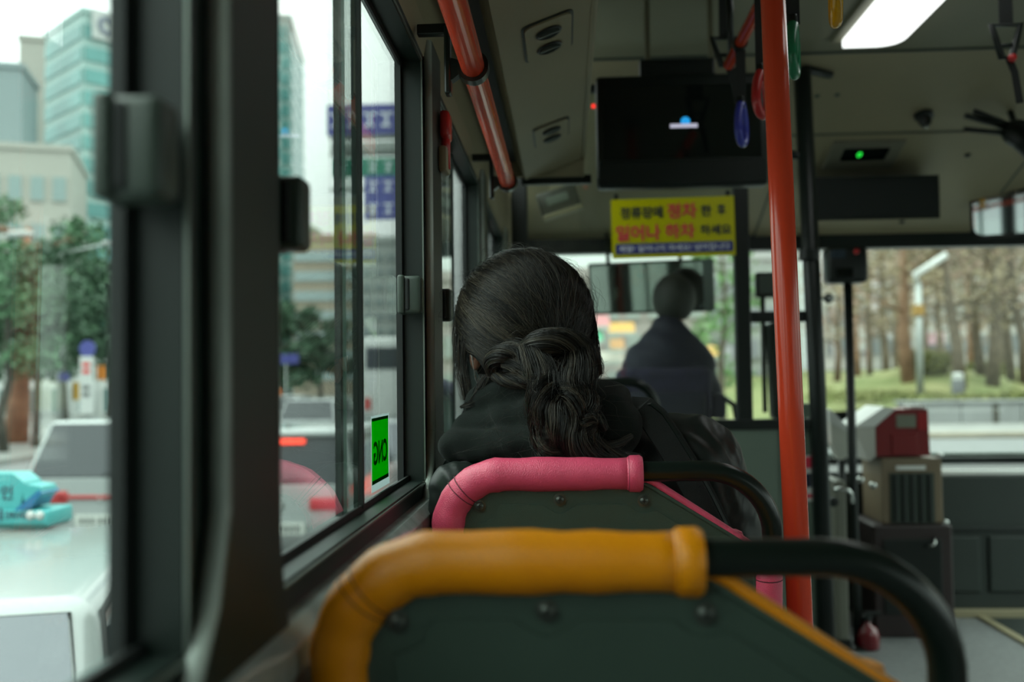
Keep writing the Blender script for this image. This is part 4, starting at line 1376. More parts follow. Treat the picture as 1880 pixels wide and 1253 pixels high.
def trousers(P):
    d = sd_ell(P, (0.045, 1.60, 0.78), (0.178, 0.122, 0.115))
    for hx, k, an in ((-0.04, KN_L, AN_L), (0.13, KN_R, AN_R)):
        d = smin(d, sd_cap(P, (hx, 1.62, 0.77), k, 0.092, 0.068), 0.03)
        d = smin(d, sd_cap(P, k, an, 0.066, 0.056), 0.01)
    return d + 0.003 * np.sin(P[..., 2] * 60 + P[..., 0] * 30)


part('trousers', sdf_mesh('trousers', trousers, (-0.2, 1.42, 0.25), (0.3, 2.12, 0.95), 0.010, M['trouser']), None, wom)


# padded jacket: down-filled, with pinched creases
def jacket(P):
    d = sd_ell(P, (0.035, 1.58, 1.03), (0.195, 0.128, 0.235))
    d = smin(d, sd_cap(P, (-0.05, 1.575, 1.20), SH_L, 0.070, 0.064), 0.05)
    d = smin(d, sd_cap(P, (0.05, 1.57, 1.225), SH_R, 0.075, 0.076), 0.05)
    d = smin(d, sd_cap(P, SH_L, EL_L, 0.066, 0.060), 0.03)
    d = smin(d, sd_cap(P, (-0.158, 1.430, 1.190), (-0.166, 1.420, 1.00), 0.043, 0.040), 0.035)     # sleeve pressed against the wall
    d = smin(d, sd_cap(P, SH_R, EL_R, 0.078, 0.066), 0.03)
    d = smin(d, sd_cap(P, EL_L, WR_L, 0.060, 0.042), 0.015)
    d = smin(d, sd_cap(P, EL_R, WR_R, 0.060, 0.042), 0.015)
    d = smin(d, sd_ell(P, (0.045, 1.60, 0.84), (0.195, 0.14, 0.09)), 0.05)
    x, y, z = P[..., 0], P[..., 1], P[..., 2]
    # creases run roughly across the arms and shoulders
    ph = z * 150 + 9 * np.sin(x * 21 + 1.0) + 5 * np.sin(y * 34) + x * 55
    d = d + 0.0011 * np.sin(ph) + 0.0011 * np.sin(ph * 0.47 + x * 90 + y * 40)
    ph2 = z * 62 - x * 40 + 3 * np.sin(x * 33 + y * 17)
    d = d - 0.0018 * np.abs(np.sin(ph2)) ** 0.5 + 0.001
    # quilting pinched across the left sleeve
    d = d + 0.0022 * np.abs(np.sin(z * 95 + 4 * np.sin(x * 40) + y * 20)) * (x < -0.10) * (y < 1.55)
    # open neck
    d = np.maximum(d, -sd_cap(P, (-0.005, 1.575, 1.26), (-0.02, 1.58, 1.40), 0.072))
    return d


part('jacket', sdf_mesh('jacket', jacket, (-0.33, 1.355, 0.72), (0.40, 1.99, 1.33), 0.0048, M['jacket']), None, wom, label='dark grey padded jacket')


# hood lying in folds on the back of the neck
def A3(px, py, Y):
    return np.array(at(px, py, Y=Y))


def hoodie(P):
    x, y, z = P[..., 0], P[..., 1], P[..., 2]
    # collar standing round the neck
    d = sd_cap(P, A3(905, 742, 1.505), A3(1000, 722, 1.475), 0.034, 0.036)
    d = smin(d, sd_cap(P, A3(900, 735, 1.52), A3(880, 770, 1.60), 0.032, 0.03), 0.02)
    # second fold
    e = sd_cap(P, A3(868, 786, 1.500), A3(985, 768, 1.455), 0.028, 0.036)
    d = smin(d, e, 0.006)
    e = sd_cap(P, A3(868, 786, 1.500), A3(872, 800, 1.60), 0.027, 0.025)
    d = smin(d, e, 0.012)
    # lowest fold, hanging out to the left
    e = sd_cap(P, A3(831, 820, 1.475), A3(1000, 812, 1.425), 0.0215, 0.030)
    d = smin(d, e, 0.005)
    e = sd_cap(P, A3(836, 818, 1.48), A3(880, 818, 1.60), 0.021, 0.024)
    d = smin(d, e, 0.012)
    # big slack lobe on the right
    e = sd_ell(P, A3(1072, 778, 1.475), (0.078, 0.055, 0.062))
    e = smin(e, sd_cap(P, A3(1030, 735, 1.49), A3(1118, 742, 1.50), 0.040, 0.034), 0.02)
    e = smin(e, sd_cap(P, A3(1120, 790, 1.48), A3(1130, 790, 1.58), 0.040, 0.036), 0.03)
    d = smin(d, e, 0.018)
    d = smin(d, sd_cap(P, A3(985, 800, 1.455), A3(1100, 815, 1.455), 0.034, 0.034), 0.02)
    # front of the collar, out of sight
    d = smin(d, sd_cap(P, (-0.09, 1.60, 1.285), (-0.03, 1.67, 1.275), 0.03), 0.03)
    d = smin(d, sd_cap(P, (0.07, 1.58, 1.285), (-0.03, 1.67, 1.275), 0.03), 0.03)
    d = d + 0.0022 * np.sin(x * 46 + z * 90 + 2 * np.sin(y * 50)) + 0.0014 * np.sin(z * 140 - x * 60) + 0.0006 * np.sin(x * 170 + z * 60)
    return d


part('hood', sdf_mesh('hood', hoodie, (-0.235, 1.375, 1.17), (0.175, 1.73, 1.40), 0.0040, M['hood']), None, wom, label='black fleece hood lying in folds')

# shoulder strap of a bag over the right shoulder
sp = [A3(1150, 752, 1.535), A3(1178, 750, 1.505), A3(1200, 768, 1.487), A3(1226, 808, 1.470), A3(1252, 850, 1.462), A3(1290, 920, 1.458), A3(1322, 985, 1.462)]
part('bag_strap', ribbon([Vector(p) for p in sp], (0.25, -1, 0.35), 0.046, 0.004), M['strap'], wom, label='black bag strap over the right shoulder')
st = wom.children[-1]
part('strap_edge', ribbon([Vector(p) + Vector((0.014, -0.004, 0.006)) for p in sp], (0.25, -1, 0.35), 0.004, 0.003), M['jacket'], st)

# white face mask with ear loops
def mask(P):
    q = (P - FC) @ HR
    shell = np.abs(face_sdf(P, FC, HR) - 0.004) - 0.0022
    reg = sd_ell(q, (0, 0.085, -0.062), (0.062, 0.05, 0.050))
    return np.maximum(shell, reg)


part('face_mask', sdf_mesh('face_mask', mask, tuple(FC - 0.13), tuple(FC + 0.14), 0.0035, M['mask']), None, wom, label='white face mask')
mk = wom.children[-1]
for s in (-1, 1):
    part('ear_loop', tube([Vector(H2W((s * 0.055, 0.075, -0.055), FC)), Vector(H2W((s * 0.080, 0.030, -0.035), FC)), Vector(H2W((s * 0.089, -0.012, -0.005), FC)), Vector(H2W((s * 0.086, -0.030, -0.022), FC)), Vector(H2W((s * 0.080, 0.0, -0.055), FC)), Vector(H2W((s * 0.058, 0.070, -0.085), FC))], 0.0014, 6), M['mask'], mk)

# ---------------------------------------------------------------- hair
HA_ = np.array((0.1085, 0.112, 0.110))          # half axes of the combed hair


def hair_mass(P):
    q = (P - HC) @ HR
    q2 = q.copy()
    q2[..., 2] = np.where(q[..., 2] < 0.004, 0.004 + (q[..., 2] - 0.004) / 1.5, q[..., 2])
    d = sd_ell(q2, (0, -0.004, 0.004), HA_ - 0.0055)
    d = np.maximum(d, -sd_ell(q, (0, 0.125, -0.045), (0.085, 0.085, 0.115)))       # face opening
    d = np.maximum(d, -sd_ell(q, (-0.105, -0.005, -0.090), (0.050, 0.070, 0.047)))      # left ear shows
    d = np.maximum(d, -(q[..., 2] + 0.105))
    return d


hair = part('hair_mass', sdf_mesh('hair_mass', hair_mass, tuple(HC - 0.13), tuple(HC + 0.13), 0.0042, M['hairbase']), None, wom, label='black hair combed back into a loose knot')

STR = []          # (points (n,3), r0, r1)
NP_ = 14


def add_strands(S, r0, r1, tone=None):
    S = np.asarray(S)
    STR.append((S, r0, r1, rng.uniform(0.2, 0.8, len(S)) if tone is None else np.clip(tone, 0, 1)))


LOW = 1.5                     # below the middle the sides fall steeply


def stretch(q):
    q = q.copy()
    q[..., 2] = np.where(q[..., 2] < 0, q[..., 2] * LOW, q[..., 2])
    return q


gdir = np.array((0.036, -0.095, -0.052 / LOW)) / HA_
gdir /= np.linalg.norm(gdir)


def scalp_strands(n, lift, wob, r, nlock=0):
    m = nlock or n
    v = rng.normal(size=(m * 5, 3))
    v /= np.linalg.norm(v, axis=1)[:, None]
    q = v * HA_
    ok = ~(((q[:, 1] > 0.045) & (q[:, 2] < 0.045)) | (q[:, 2] < -0.050))
    ok &= (v @ gdir) < 0.93
    v = v[ok][:m]
    g = gdir + rng.normal(scale=0.10, size=(len(v), 3)) * np.array((1.2, 0.3, 0.8))
    h_ = rng.uniform(0, 1, len(v))                       # height of each lock
    tone = rng.uniform(0.0, 0.95, len(v))
    if nlock:
        k = n // len(v)
        v = np.repeat(v, k, 0) + rng.normal(scale=0.035, size=(len(v) * k, 3))
        v /= np.linalg.norm(v, axis=1)[:, None]
        g = np.repeat(g, k, 0) + rng.normal(scale=0.03, size=(len(v), 3))
        h_ = np.repeat(h_, k)
        tone = np.repeat(tone, k) + rng.normal(scale=0.14, size=len(v))
    n = len(v)
    g /= np.linalg.norm(g, axis=1)[:, None]
    t = np.linspace(0, 1, NP_)
    om = np.arccos(np.clip((v * g).sum(1), -1, 1))[:, None]
    a, b_ = np.sin((1 - t) * om) / np.sin(om), np.sin(t * om) / np.sin(om)
    D = a[..., None] * v[:, None] + b_[..., None] * g[:, None]
    # side hair droops before it is drawn back
    sag = (0.22 * np.abs(v[:, 0]) + 0.05) * (0.5 + 0.7 * h_)
    D[..., 2] -= sag[:, None] * np.sin(np.pi * t)[None] * 0.9
    ph = rng.uniform(0, 6.28, (n, 2))
    D[..., 0] += wob * np.sin(t * 7 + ph[:, :1]) * rng.uniform(0, 1, (n, 1))
    D[..., 2] += wob * np.sin(t * 6 + ph[:, 1:]) * rng.uniform(0, 1, (n, 1))
    D /= np.linalg.norm(D, axis=2)[..., None]
    rad = 0.955 + 0.025 * np.minimum(1, t / 0.12) + (0.030 * h_[:, None] + rng.uniform(0, 1, (n, 1)) ** 2 * lift) * np.sin(np.pi * t) ** 0.7
    S = stretch(D * rad[..., None] * HA_) + np.array((0, -0.004, 0.004))
    hit = ((S[..., 0] < -0.062) & (S[..., 2] < -0.055) & (S[..., 1] > -0.072)).any(1)
    S, tone = S[~hit], tone[~hit]
    add_strands(S @ HR.T + HC, r, r * 0.8, tone)


scalp_strands(9000, 0.012, 0.010, 0.00046, 300)
scalp_strands(1300, 0.035, 0.03, 0.00036, 0)
scalp_strands(500, 0.07, 0.09, 0.00022)
scalp_strands(110, 0.15, 0.16, 0.00017)


def catmull(P, n):
    P = np.asarray(P, float)
    Q = np.vstack([2 * P[0] - P[1], P, 2 * P[-1] - P[-2]])
    out = []
    for u in np.linspace(0, len(P) - 1 - 1e-6, n):
        i = int(u)
        t = u - i
        p0, p1, p2, p3 = Q[i:i + 4]
        out.append(0.5 * ((2 * p1) + (-p0 + p2) * t + (2 * p0 - 5 * p1 + 4 * p2 - p3) * t * t + (-p0 + 3 * p1 - 3 * p2 + p3) * t ** 3))
    return np.array(out)


def lock(ctrl, radii, n, twist=1.0, r=0.0004, wob=0.10, flat=1.0, core=True, end=1.0):
    """bundle of strands along a path"""
    m = 22
    C = catmull(ctrl, m)
    R = np.interp(np.linspace(0, 1, m), np.linspace(0, 1, len(radii)), radii)
    T = np.gradient(C, axis=0)
    T /= np.linalg.norm(T, axis=1)[:, None]
    U = np.cross(T, np.array((0, 1, 0.05)))
    U /= np.linalg.norm(U, axis=1)[:, None] + 1e-9
    W_ = np.cross(T, U)
    ang = rng.uniform(0, 2 * np.pi, n)
    rr = np.sqrt(rng.uniform(0.35, 1.0, n))
    t = np.linspace(0, 1, m)
    tw = twist * 2 * np.pi * t
    a = ang[:, None] + tw[None]
    jit = 1 + wob * np.sin(t[None] * rng.uniform(4, 11, (n, 1)) + rng.uniform(0, 6.28, (n, 1)))
    ex = 1 + (rng.uniform(0, 1, (n, 1)) ** 6) * 0.9 * t[None]
    off = rr[:, None] * jit * ex * R[None]
    S = C[None] + U[None] * (np.cos(a) * off)[..., None] + W_[None] * (np.sin(a) * off * flat)[..., None]
    add_strands(S, r, r * 0.5 * end, 0.5 + 0.35 * np.sin(ang * 5) + rng.normal(scale=0.15, size=n))
    if core:
        return tube([Vector(p) for p in C], [max(0.0008, q_ * 0.72) for q_ in R], 10)


cores = bmesh.new()


def lock_px(pp, radii, n, **k):
    b_ = lock([A3(*p) for p in pp], radii, n, **k)
    if b_:
        merge(cores, b_)


# knot: strands gathered right of the middle, one lock wrapped over it, one rolled on the left
lock_px([(955, 655, 1.452), (985, 634, 1.432), (1030, 626, 1.430), (1066, 642, 1.438), (1086, 668, 1.455), (1090, 690, 1.47)], [0.012, 0.017, 0.017, 0.015, 0.012, 0.008], 700, twist=0.5, wob=0.15)
lock_px([(962, 640, 1.436), (985, 668, 1.420), (1008, 700, 1.412), (1030, 735, 1.405)], [0.014, 0.020, 0.024, 0.022], 600, twist=0.3, wob=0.12)
lock_px([(1075, 640, 1.45), (1060, 675, 1.425), (1040, 705, 1.412), (1035, 740, 1.405)], [0.014, 0.026, 0.030, 0.028], 600, twist=-0.3, wob=0.12)
lock_px([(908, 690, 1.462), (900, 668, 1.456), (918, 650, 1.446), (950, 646, 1.440), (975, 660, 1.432)], [0.007, 0.010, 0.012, 0.013, 0.012], 420, twist=0.6, wob=0.12)
lock_px([(905, 690, 1.458), (930, 698, 1.450), (962, 696, 1.440), (990, 690, 1.428)], [0.006, 0.010, 0.013, 0.014], 380, twist=0.5, wob=0.12)
lock_px([(925, 672, 1.452), (950, 668, 1.444), (985, 676, 1.430), (1005, 700, 1.420)], [0.010, 0.015, 0.018, 0.016], 380, twist=0.3, wob=0.12)
# tail: falls in loose curls and fans out to the right over the hood
lock_px([(1008, 692, 1.415), (1000, 722, 1.398), (1006, 752, 1.388), (1030, 782, 1.380), (1048, 812, 1.376), (1082, 836, 1.378), (1130, 846, 1.395)], [0.018, 0.022, 0.024, 0.022, 0.020, 0.014, 0.005], 1000, twist=0.9, wob=0.25)
lock_px([(1030, 700, 1.412), (1048, 730, 1.396), (1040, 765, 1.386), (1014, 796, 1.380), (1018, 826, 1.376), (1050, 842, 1.378)], [0.016, 0.020, 0.020, 0.017, 0.013, 0.005], 700, twist=-1.2, wob=0.3)
lock_px([(1020, 720, 1.400), (992, 748, 1.392), (990, 785, 1.386), (1014, 812, 1.380), (1060, 828, 1.378), (1120, 822, 1.395), (1160, 800, 1.42)], [0.010, 0.011, 0.011, 0.010, 0.008, 0.005, 0.002], 420, twist=1.2, wob=0.4, core=False)
lock_px([(1058, 705, 1.41), (1082, 740, 1.398), (1078, 780, 1.390), (1092, 815, 1.388), (1135, 835, 1.40), (1175, 838, 1.43)], [0.010, 0.012, 0.012, 0.010, 0.006, 0.002], 380, twist=1.0, wob=0.45, core=False)
lock_px([(1010, 740, 1.392), (1030, 775, 1.382), (1068, 790, 1.378), (1090, 770, 1.384), (1112, 790, 1.39)], [0.012, 0.014, 0.012, 0.008, 0.003], 300, twist=1.0, wob=0.4, core=False)
lock_px([(1000, 760, 1.392), (985, 792, 1.388), (995, 822, 1.382), (1024, 838, 1.380)], [0.006, 0.007, 0.006, 0.003], 140, twist=0.8, wob=0.5, core=False)
# loose locks beside the face
lock_px([(872, 500, 1.545), (850, 555, 1.54), (842, 620, 1.53), (846, 680, 1.525), (856, 735, 1.52)], [0.004, 0.005, 0.006, 0.006, 0.004], 110, twist=0.3, wob=0.8, core=False)
lock_px([(870, 540, 1.50), (858, 600, 1.505), (852, 655, 1.508), (858, 700, 1.508), (872, 738, 1.51)], [0.003, 0.004, 0.004, 0.003, 0.002], 50, twist=0.3, wob=0.5, core=False)
lock_px([(1078, 560, 1.54), (1088, 610, 1.53), (1093, 650, 1.525), (1102, 688, 1.52)], [0.006, 0.007, 0.006, 0.003], 160, twist=0.2, wob=0.3, core=False)
lock_px([(890, 690, 1.49), (880, 715, 1.485), (868, 738, 1.485), (846, 748, 1.50)], [0.006, 0.006, 0.004, 0.002], 60, twist=0.3, wob=0.4, core=False)
part('hair_knot', cores, M['hairbase'], wom, smooth=True, label='loose low knot and tail')
# fly-away hairs
fl = []
for k in range(210):
    if k < 90:          # round the crown
        a = rng.uniform(-0.2, 3.3)
        d0 = np.array((math.cos(a) * 0.9, rng.uniform(-0.5, 0.3), math.sin(a)))
        d0 /= np.linalg.norm(d0)
        p0 = H2W(d0 * HA_ * 0.99)
        tang = np.cross(d0, rng.normal(size=3))
        tang /= np.linalg.norm(tang)
        p1 = p0 + d0 * rng.uniform(0.003, 0.012) + tang * 0.02
        p2 = p0 + d0 * rng.uniform(0.002, 0.020) + tang * rng.uniform(0.03, 0.06)
        p3 = p2 + tang * 0.015 - d0 * 0.01
        fl.append(catmull([p0, p1, p2, p3], 22))
    else:               # off the tail and nape
        x0, y0 = rng.uniform(880, 1120), rng.uniform(660, 840)
        p = [A3(x0, y0, 1.395)]
        dx, dy = rng.normal(0, 22), rng.uniform(8, 34)
        for j in range(1, 4):
            p.append(A3(x0 + dx * j + rng.normal(0, 8), y0 + dy * j * 0.6 + rng.normal(0, 8), 1.392 + rng.uniform(-0.012, 0.012)))
        fl.append(catmull(p, 22))
add_strands(np.array(fl), 0.00017, 0.00010)


def strands_mesh(name, groups, mat):
    Vs, Fs, Ts, base = [], [], [], 0
    for S, r0, r1, tone in groups:
        k, n, _ = S.shape
        T = np.gradient(S, axis=1)
        T /= np.linalg.norm(T, axis=2)[..., None] + 1e-12
        ref = np.array((0.31, 0.82, 0.48))
        U = np.cross(T, ref)
        U /= np.linalg.norm(U, axis=2)[..., None] + 1e-9
        W_ = np.cross(T, U)
        r = np.linspace(r0, r1, n)[None, :, None]
        rings = [S + (U * math.cos(a) + W_ * math.sin(a)) * r for a in (0, 2.094, 4.189)]
        V = np.stack(rings, 2)                      # k,n,3,3
        Vs.append(V.reshape(-1, 3))
        Ts.append(np.repeat(tone, n * 3))
        i = np.arange(k)[:, None, None] * n * 3 + np.arange(n - 1)[None, :, None] * 3 + np.arange(3)[None, None]
        j = np.arange(k)[:, None, None] * n * 3 + np.arange(n - 1)[None, :, None] * 3 + np.array((1, 2, 0))[None, None]
        q = np.stack([i, j, j + 3, i + 3], -1).reshape(-1, 4) + base
        Fs.append(q)
        base += k * n * 3
    me = np_mesh(name, np.vstack(Vs), np.vstack(Fs), mat)
    at_ = me.attributes.new('tone', 'FLOAT', 'POINT')
    at_.data.foreach_set('value', np.concatenate(Ts).astype(np.float32))
    return me


hs = part('hair_strands', strands_mesh('hair_strands', STR, M['hair']), None, hair, kind='stuff')

# ================================================================ the driver
YD = 4.42
DC = np.array(at(1237, 553, Y=YD + 0.05))
DR = rot_zy(0.0, 0.0)
cx = at(1228, 650, Y=YD).x
zs = at(1228, 622, Y=YD).z
D_SH = [(cx - 0.130, YD, zs - 0.105), (cx + 0.130, YD, zs - 0.105)]
D_EL = [(cx - 0.21, YD + 0.12, zs - 0.30), (cx + 0.21, YD + 0.12, zs - 0.30)]
D_WR = [(cx - 0.15, YD + 0.36, zs - 0.30), (cx + 0.15, YD + 0.36, zs - 0.30)]


def driver_body(P):
    d = sd_ell(P, (cx, YD, zs - 0.27), (0.155, 0.10, 0.25))
    d = smin(d, sd_cap(P, D_SH[0], D_SH[1], 0.05), 0.05)
    d = smin(d, sd_cap(P, (cx, YD, zs - 0.05), DC, 0.055, 0.05), 0.03)
    d = smin(d, face_sdf(P, DC, DR), 0.015)
    for s, e, w, sd in ((D_SH[0], D_EL[0], D_WR[0], 1), (D_SH[1], D_EL[1], D_WR[1], -1)):
        d = smin(d, sd_cap(P, s, e, 0.045, 0.038), 0.03)
        d = smin(d, sd_cap(P, e, w, 0.038, 0.028), 0.01)
        d = smin(d, hand_sdf(P, w, (sd * 0.2, 0.9, 0.2), (sd * 1.0, -0.2, 0), (0, 0.1, -1)), 0.01)
    for s in (-1, 1):
        d = smin(d, sd_cap(P, (cx + s * 0.09, YD + 0.02, zs - 0.50), (cx + s * 0.11, YD + 0.36, zs - 0.48), 0.08, 0.055), 0.03)
        d = smin(d, sd_cap(P, (cx + s * 0.11, YD + 0.36, zs - 0.48), (cx + s * 0.11, YD + 0.38, zs - 0.86), 0.052, 0.04), 0.01)
    return d


drv = thing('person', 'bus driver seen from behind in a navy jacket behind the glass', 'person', (cx, YD, FLOOR))
part('body', sdf_mesh('body', driver_body, (cx - 0.30, YD - 0.2, zs - 0.95), (cx + 0.30, YD + 0.58, DC[2] + 0.13), 0.010, M['skin']), None, drv)


def driver_jacket(P):
    d = sd_ell(P, (cx, YD, zs - 0.27), (0.175, 0.125, 0.27))
    d = smin(d, sd_cap(P, D_SH[0], D_SH[1], 0.062), 0.07)
    for s, e, w in zip(D_SH, D_EL, D_WR):
        d = smin(d, sd_cap(P, s, e, 0.060, 0.052), 0.03)
        d = smin(d, sd_cap(P, e, w, 0.052, 0.036), 0.01)
    d = smin(d, sd_cap(P, (cx, YD, zs - 0.02), (cx, YD + 0.01, zs + 0.03), 0.085, 0.080), 0.03)
    d = smin(d, sd_ell(P, (cx, YD, zs - 0.10), (0.165, 0.12, 0.15)), 0.05)
    return d + 0.003 * np.sin(P[..., 2] * 70 + P[..., 0] * 30)


part('jacket', sdf_mesh('jacket', driver_jacket, (cx - 0.30, YD - 0.2, zs - 0.60), (cx + 0.30, YD + 0.45, zs + 0.13), 0.010, M['navycloth']), None, drv, label='navy jacket')


def driver_hair(P):
    q = P - DC
    d = sd_ell(q, (0, -0.014, 0.010), (0.096, 0.108, 0.112))
    d = np.maximum(d, -sd_ell(q, (0, 0.12, -0.05), (0.1, 0.09, 0.11)))
    d = np.maximum(d, -(q[..., 2] + 0.085))
    return d + 0.002 * np.sin(q[..., 0] * 260) * np.sin(q[..., 2] * 90)


part('hair', sdf_mesh('hair', driver_hair, tuple(DC - 0.14), tuple(DC + 0.14), 0.007, principled('grey_black_hair', (0.03, 0.033, 0.028), 0.6)), None, drv, label='short dark hair')

# driver's seat
t = thing('driver_chair', 'dark purple driver seat behind the partition glass', 'seat', (cx, YD - 0.15, FLOOR))
zb0 = at(1215, 676, Y=YD - 0.17).z
x0_, x1_ = at(1130, 700, Y=YD - 0.17).x, at(1306, 700, Y=YD - 0.17).x
part('backrest', box(x0_, x1_, YD - 0.21, YD - 0.13, zb0 - 0.52, zb0, 0.035, 4), M['purpleseat'], t, smooth='auto')
part('back_shell', box(x0_ + 0.05, x1_ - 0.03, YD - 0.235, YD - 0.205, zb0 - 0.5, zb0 - 0.10, 0.02, 3), M['navycloth'], t, smooth='auto')
part('seat_cushion', box(x0_, x1_, YD - 0.16, YD + 0.32, zb0 - 0.58, zb0 - 0.47, 0.03, 3), M['purpleseat'], t, smooth='auto')
part('pedestal', box(x0_ + 0.08, x1_ - 0.08, YD - 0.1, YD + 0.22, FLOOR, zb0 - 0.58, 0.02), M['black'], t)
part('armrest', box(x1_ - 0.005, x1_ + 0.065, YD - 0.16, YD + 0.16, at(1300, 770, Y=YD - 0.17).z, at(1300, 724, Y=YD - 0.17).z, 0.02, 3), M['purpleseat'], t, smooth='auto')
part('recline_lever', tube([(x1_ + 0.05, YD - 0.18, zb0 - 0.13), (x1_ + 0.09, YD - 0.19, zb0 - 0.16), (x1_ + 0.10, YD - 0.19, zb0 - 0.22)], 0.012, 8), M['black'], t, smooth=True)
# steering wheel
wc = Vector((cx, YD + 0.42, zs - 0.36))
tl = Matrix.Translation(wc) @ Matrix.Rotation(math.radians(28), 4, 'X')
t = thing('steering_wheel', 'large black steering wheel in front of the driver', 'steering wheel', wc)
part('rim', xform(tube([(0.23 * math.cos(a), 0.23 * math.sin(a), 0) for a in [2 * math.pi * k / 36 for k in range(36)]], 0.014, 10, closed=True), tl), M['black'], t, smooth=True)
for a in (math.pi / 2, math.pi * 7 / 6, math.pi * 11 / 6):
    part('spoke', xform(tube([(0.04 * math.cos(a), 0.04 * math.sin(a), -0.01), (0.225 * math.cos(a), 0.225 * math.sin(a), 0)], 0.010, 8), tl), M['black'], t, smooth=True)
part('hub', xform(lathe([(0.0, -0.02), (0.06, -0.02), (0.06, 0.01), (0.0, 0.02)], (0, 0, 0), (0, 0, 1), 18), tl), M['black'], t, smooth='auto')
part('column', xform(tube([(0, 0, -0.02), (0, 0, -0.35)], 0.03, 12), tl), M['black'], t, smooth=True)
# ================================================================ the street
_principled = principled


def principled(name, col, *a, **k):
    """outdoor surfaces: base colours darkened evenly to keep the street from overexposing"""
    if 'var' in k and len(k['var']) > 2:
        k['var'] = (k['var'][0], k['var'][1], tuple(c * 0.60 for c in k['var'][2]))
    return _principled(name, tuple(c * 0.60 for c in col), *a, **k)  # street exposure lowered through the colour itself


WHT = principled('outdoor_white', (0.74, 0.77, 0.75), 0.5)
ASPH = principled('asphalt', (0.22, 0.235, 0.235), 0.8, var=(3, 0.15))
struct('road', box(-60, 60, -30, 200, ROAD - 0.3, ROAD), ASPH)
PAVE = principled('pavement', (0.30, 0.31, 0.29), 0.8, var=(1.5, 0.12))
struct('sidewalk', box(-60, -14.2, -20, 190, ROAD - 0.2, ROAD + 0.15, 0.03), PAVE)
for k in range(8):
    o = part('lane_mark', box(-4.0, -3.85, 3 + k * 9, 8 + k * 9, ROAD, ROAD + 0.006), WHT, None)
    o['kind'] = 'structure'

WHITE = principled('white_car_paint', (0.43, 0.47, 0.463), 0.25, coat=0.5)
SILV = principled('silver_car_paint', (0.42, 0.45, 0.46), 0.3, coat=0.5)
DARKG = principled('dark_car_glass', (0.04, 0.05, 0.058), 0.06, spec=0.5)
GREYG = principled('grey_car_glass', (0.13, 0.145, 0.17), 0.08, 0.35, spec=1.0)
TAILR = principled('tail_light_red', (0.55, 0.03, 0.03), 0.2, coat=0.5)
BRAKE = principled('lit_brake_light', (0.5, 0.03, 0.02), 0.3, emit=((1.0, 0.07, 0.035), 1.3))
TYRE = principled('tyre', (0.02, 0.022, 0.022), 0.8)
BUMP = principled('grey_bumper', (0.16, 0.17, 0.17), 0.5)
PLATE = principled('number_plate', (0.72, 0.76, 0.70), 0.4)


def slab(q, th):
    """thin four-cornered panel, thickness along its own normal"""
    q = [Vector(p) for p in q]
    nrm = (q[1] - q[0]).cross(q[3] - q[0]).normalized()
    b = bmesh.new()
    A = [b.verts.new(p + nrm * th / 2) for p in q]
    B = [b.verts.new(p - nrm * th / 2) for p in q]
    b.faces.new(A)
    b.faces.new(list(reversed(B)))
    for i in range(4):
        b.faces.new((A[i], A[(i + 1) % 4], B[(i + 1) % 4], B[i]))
    return b


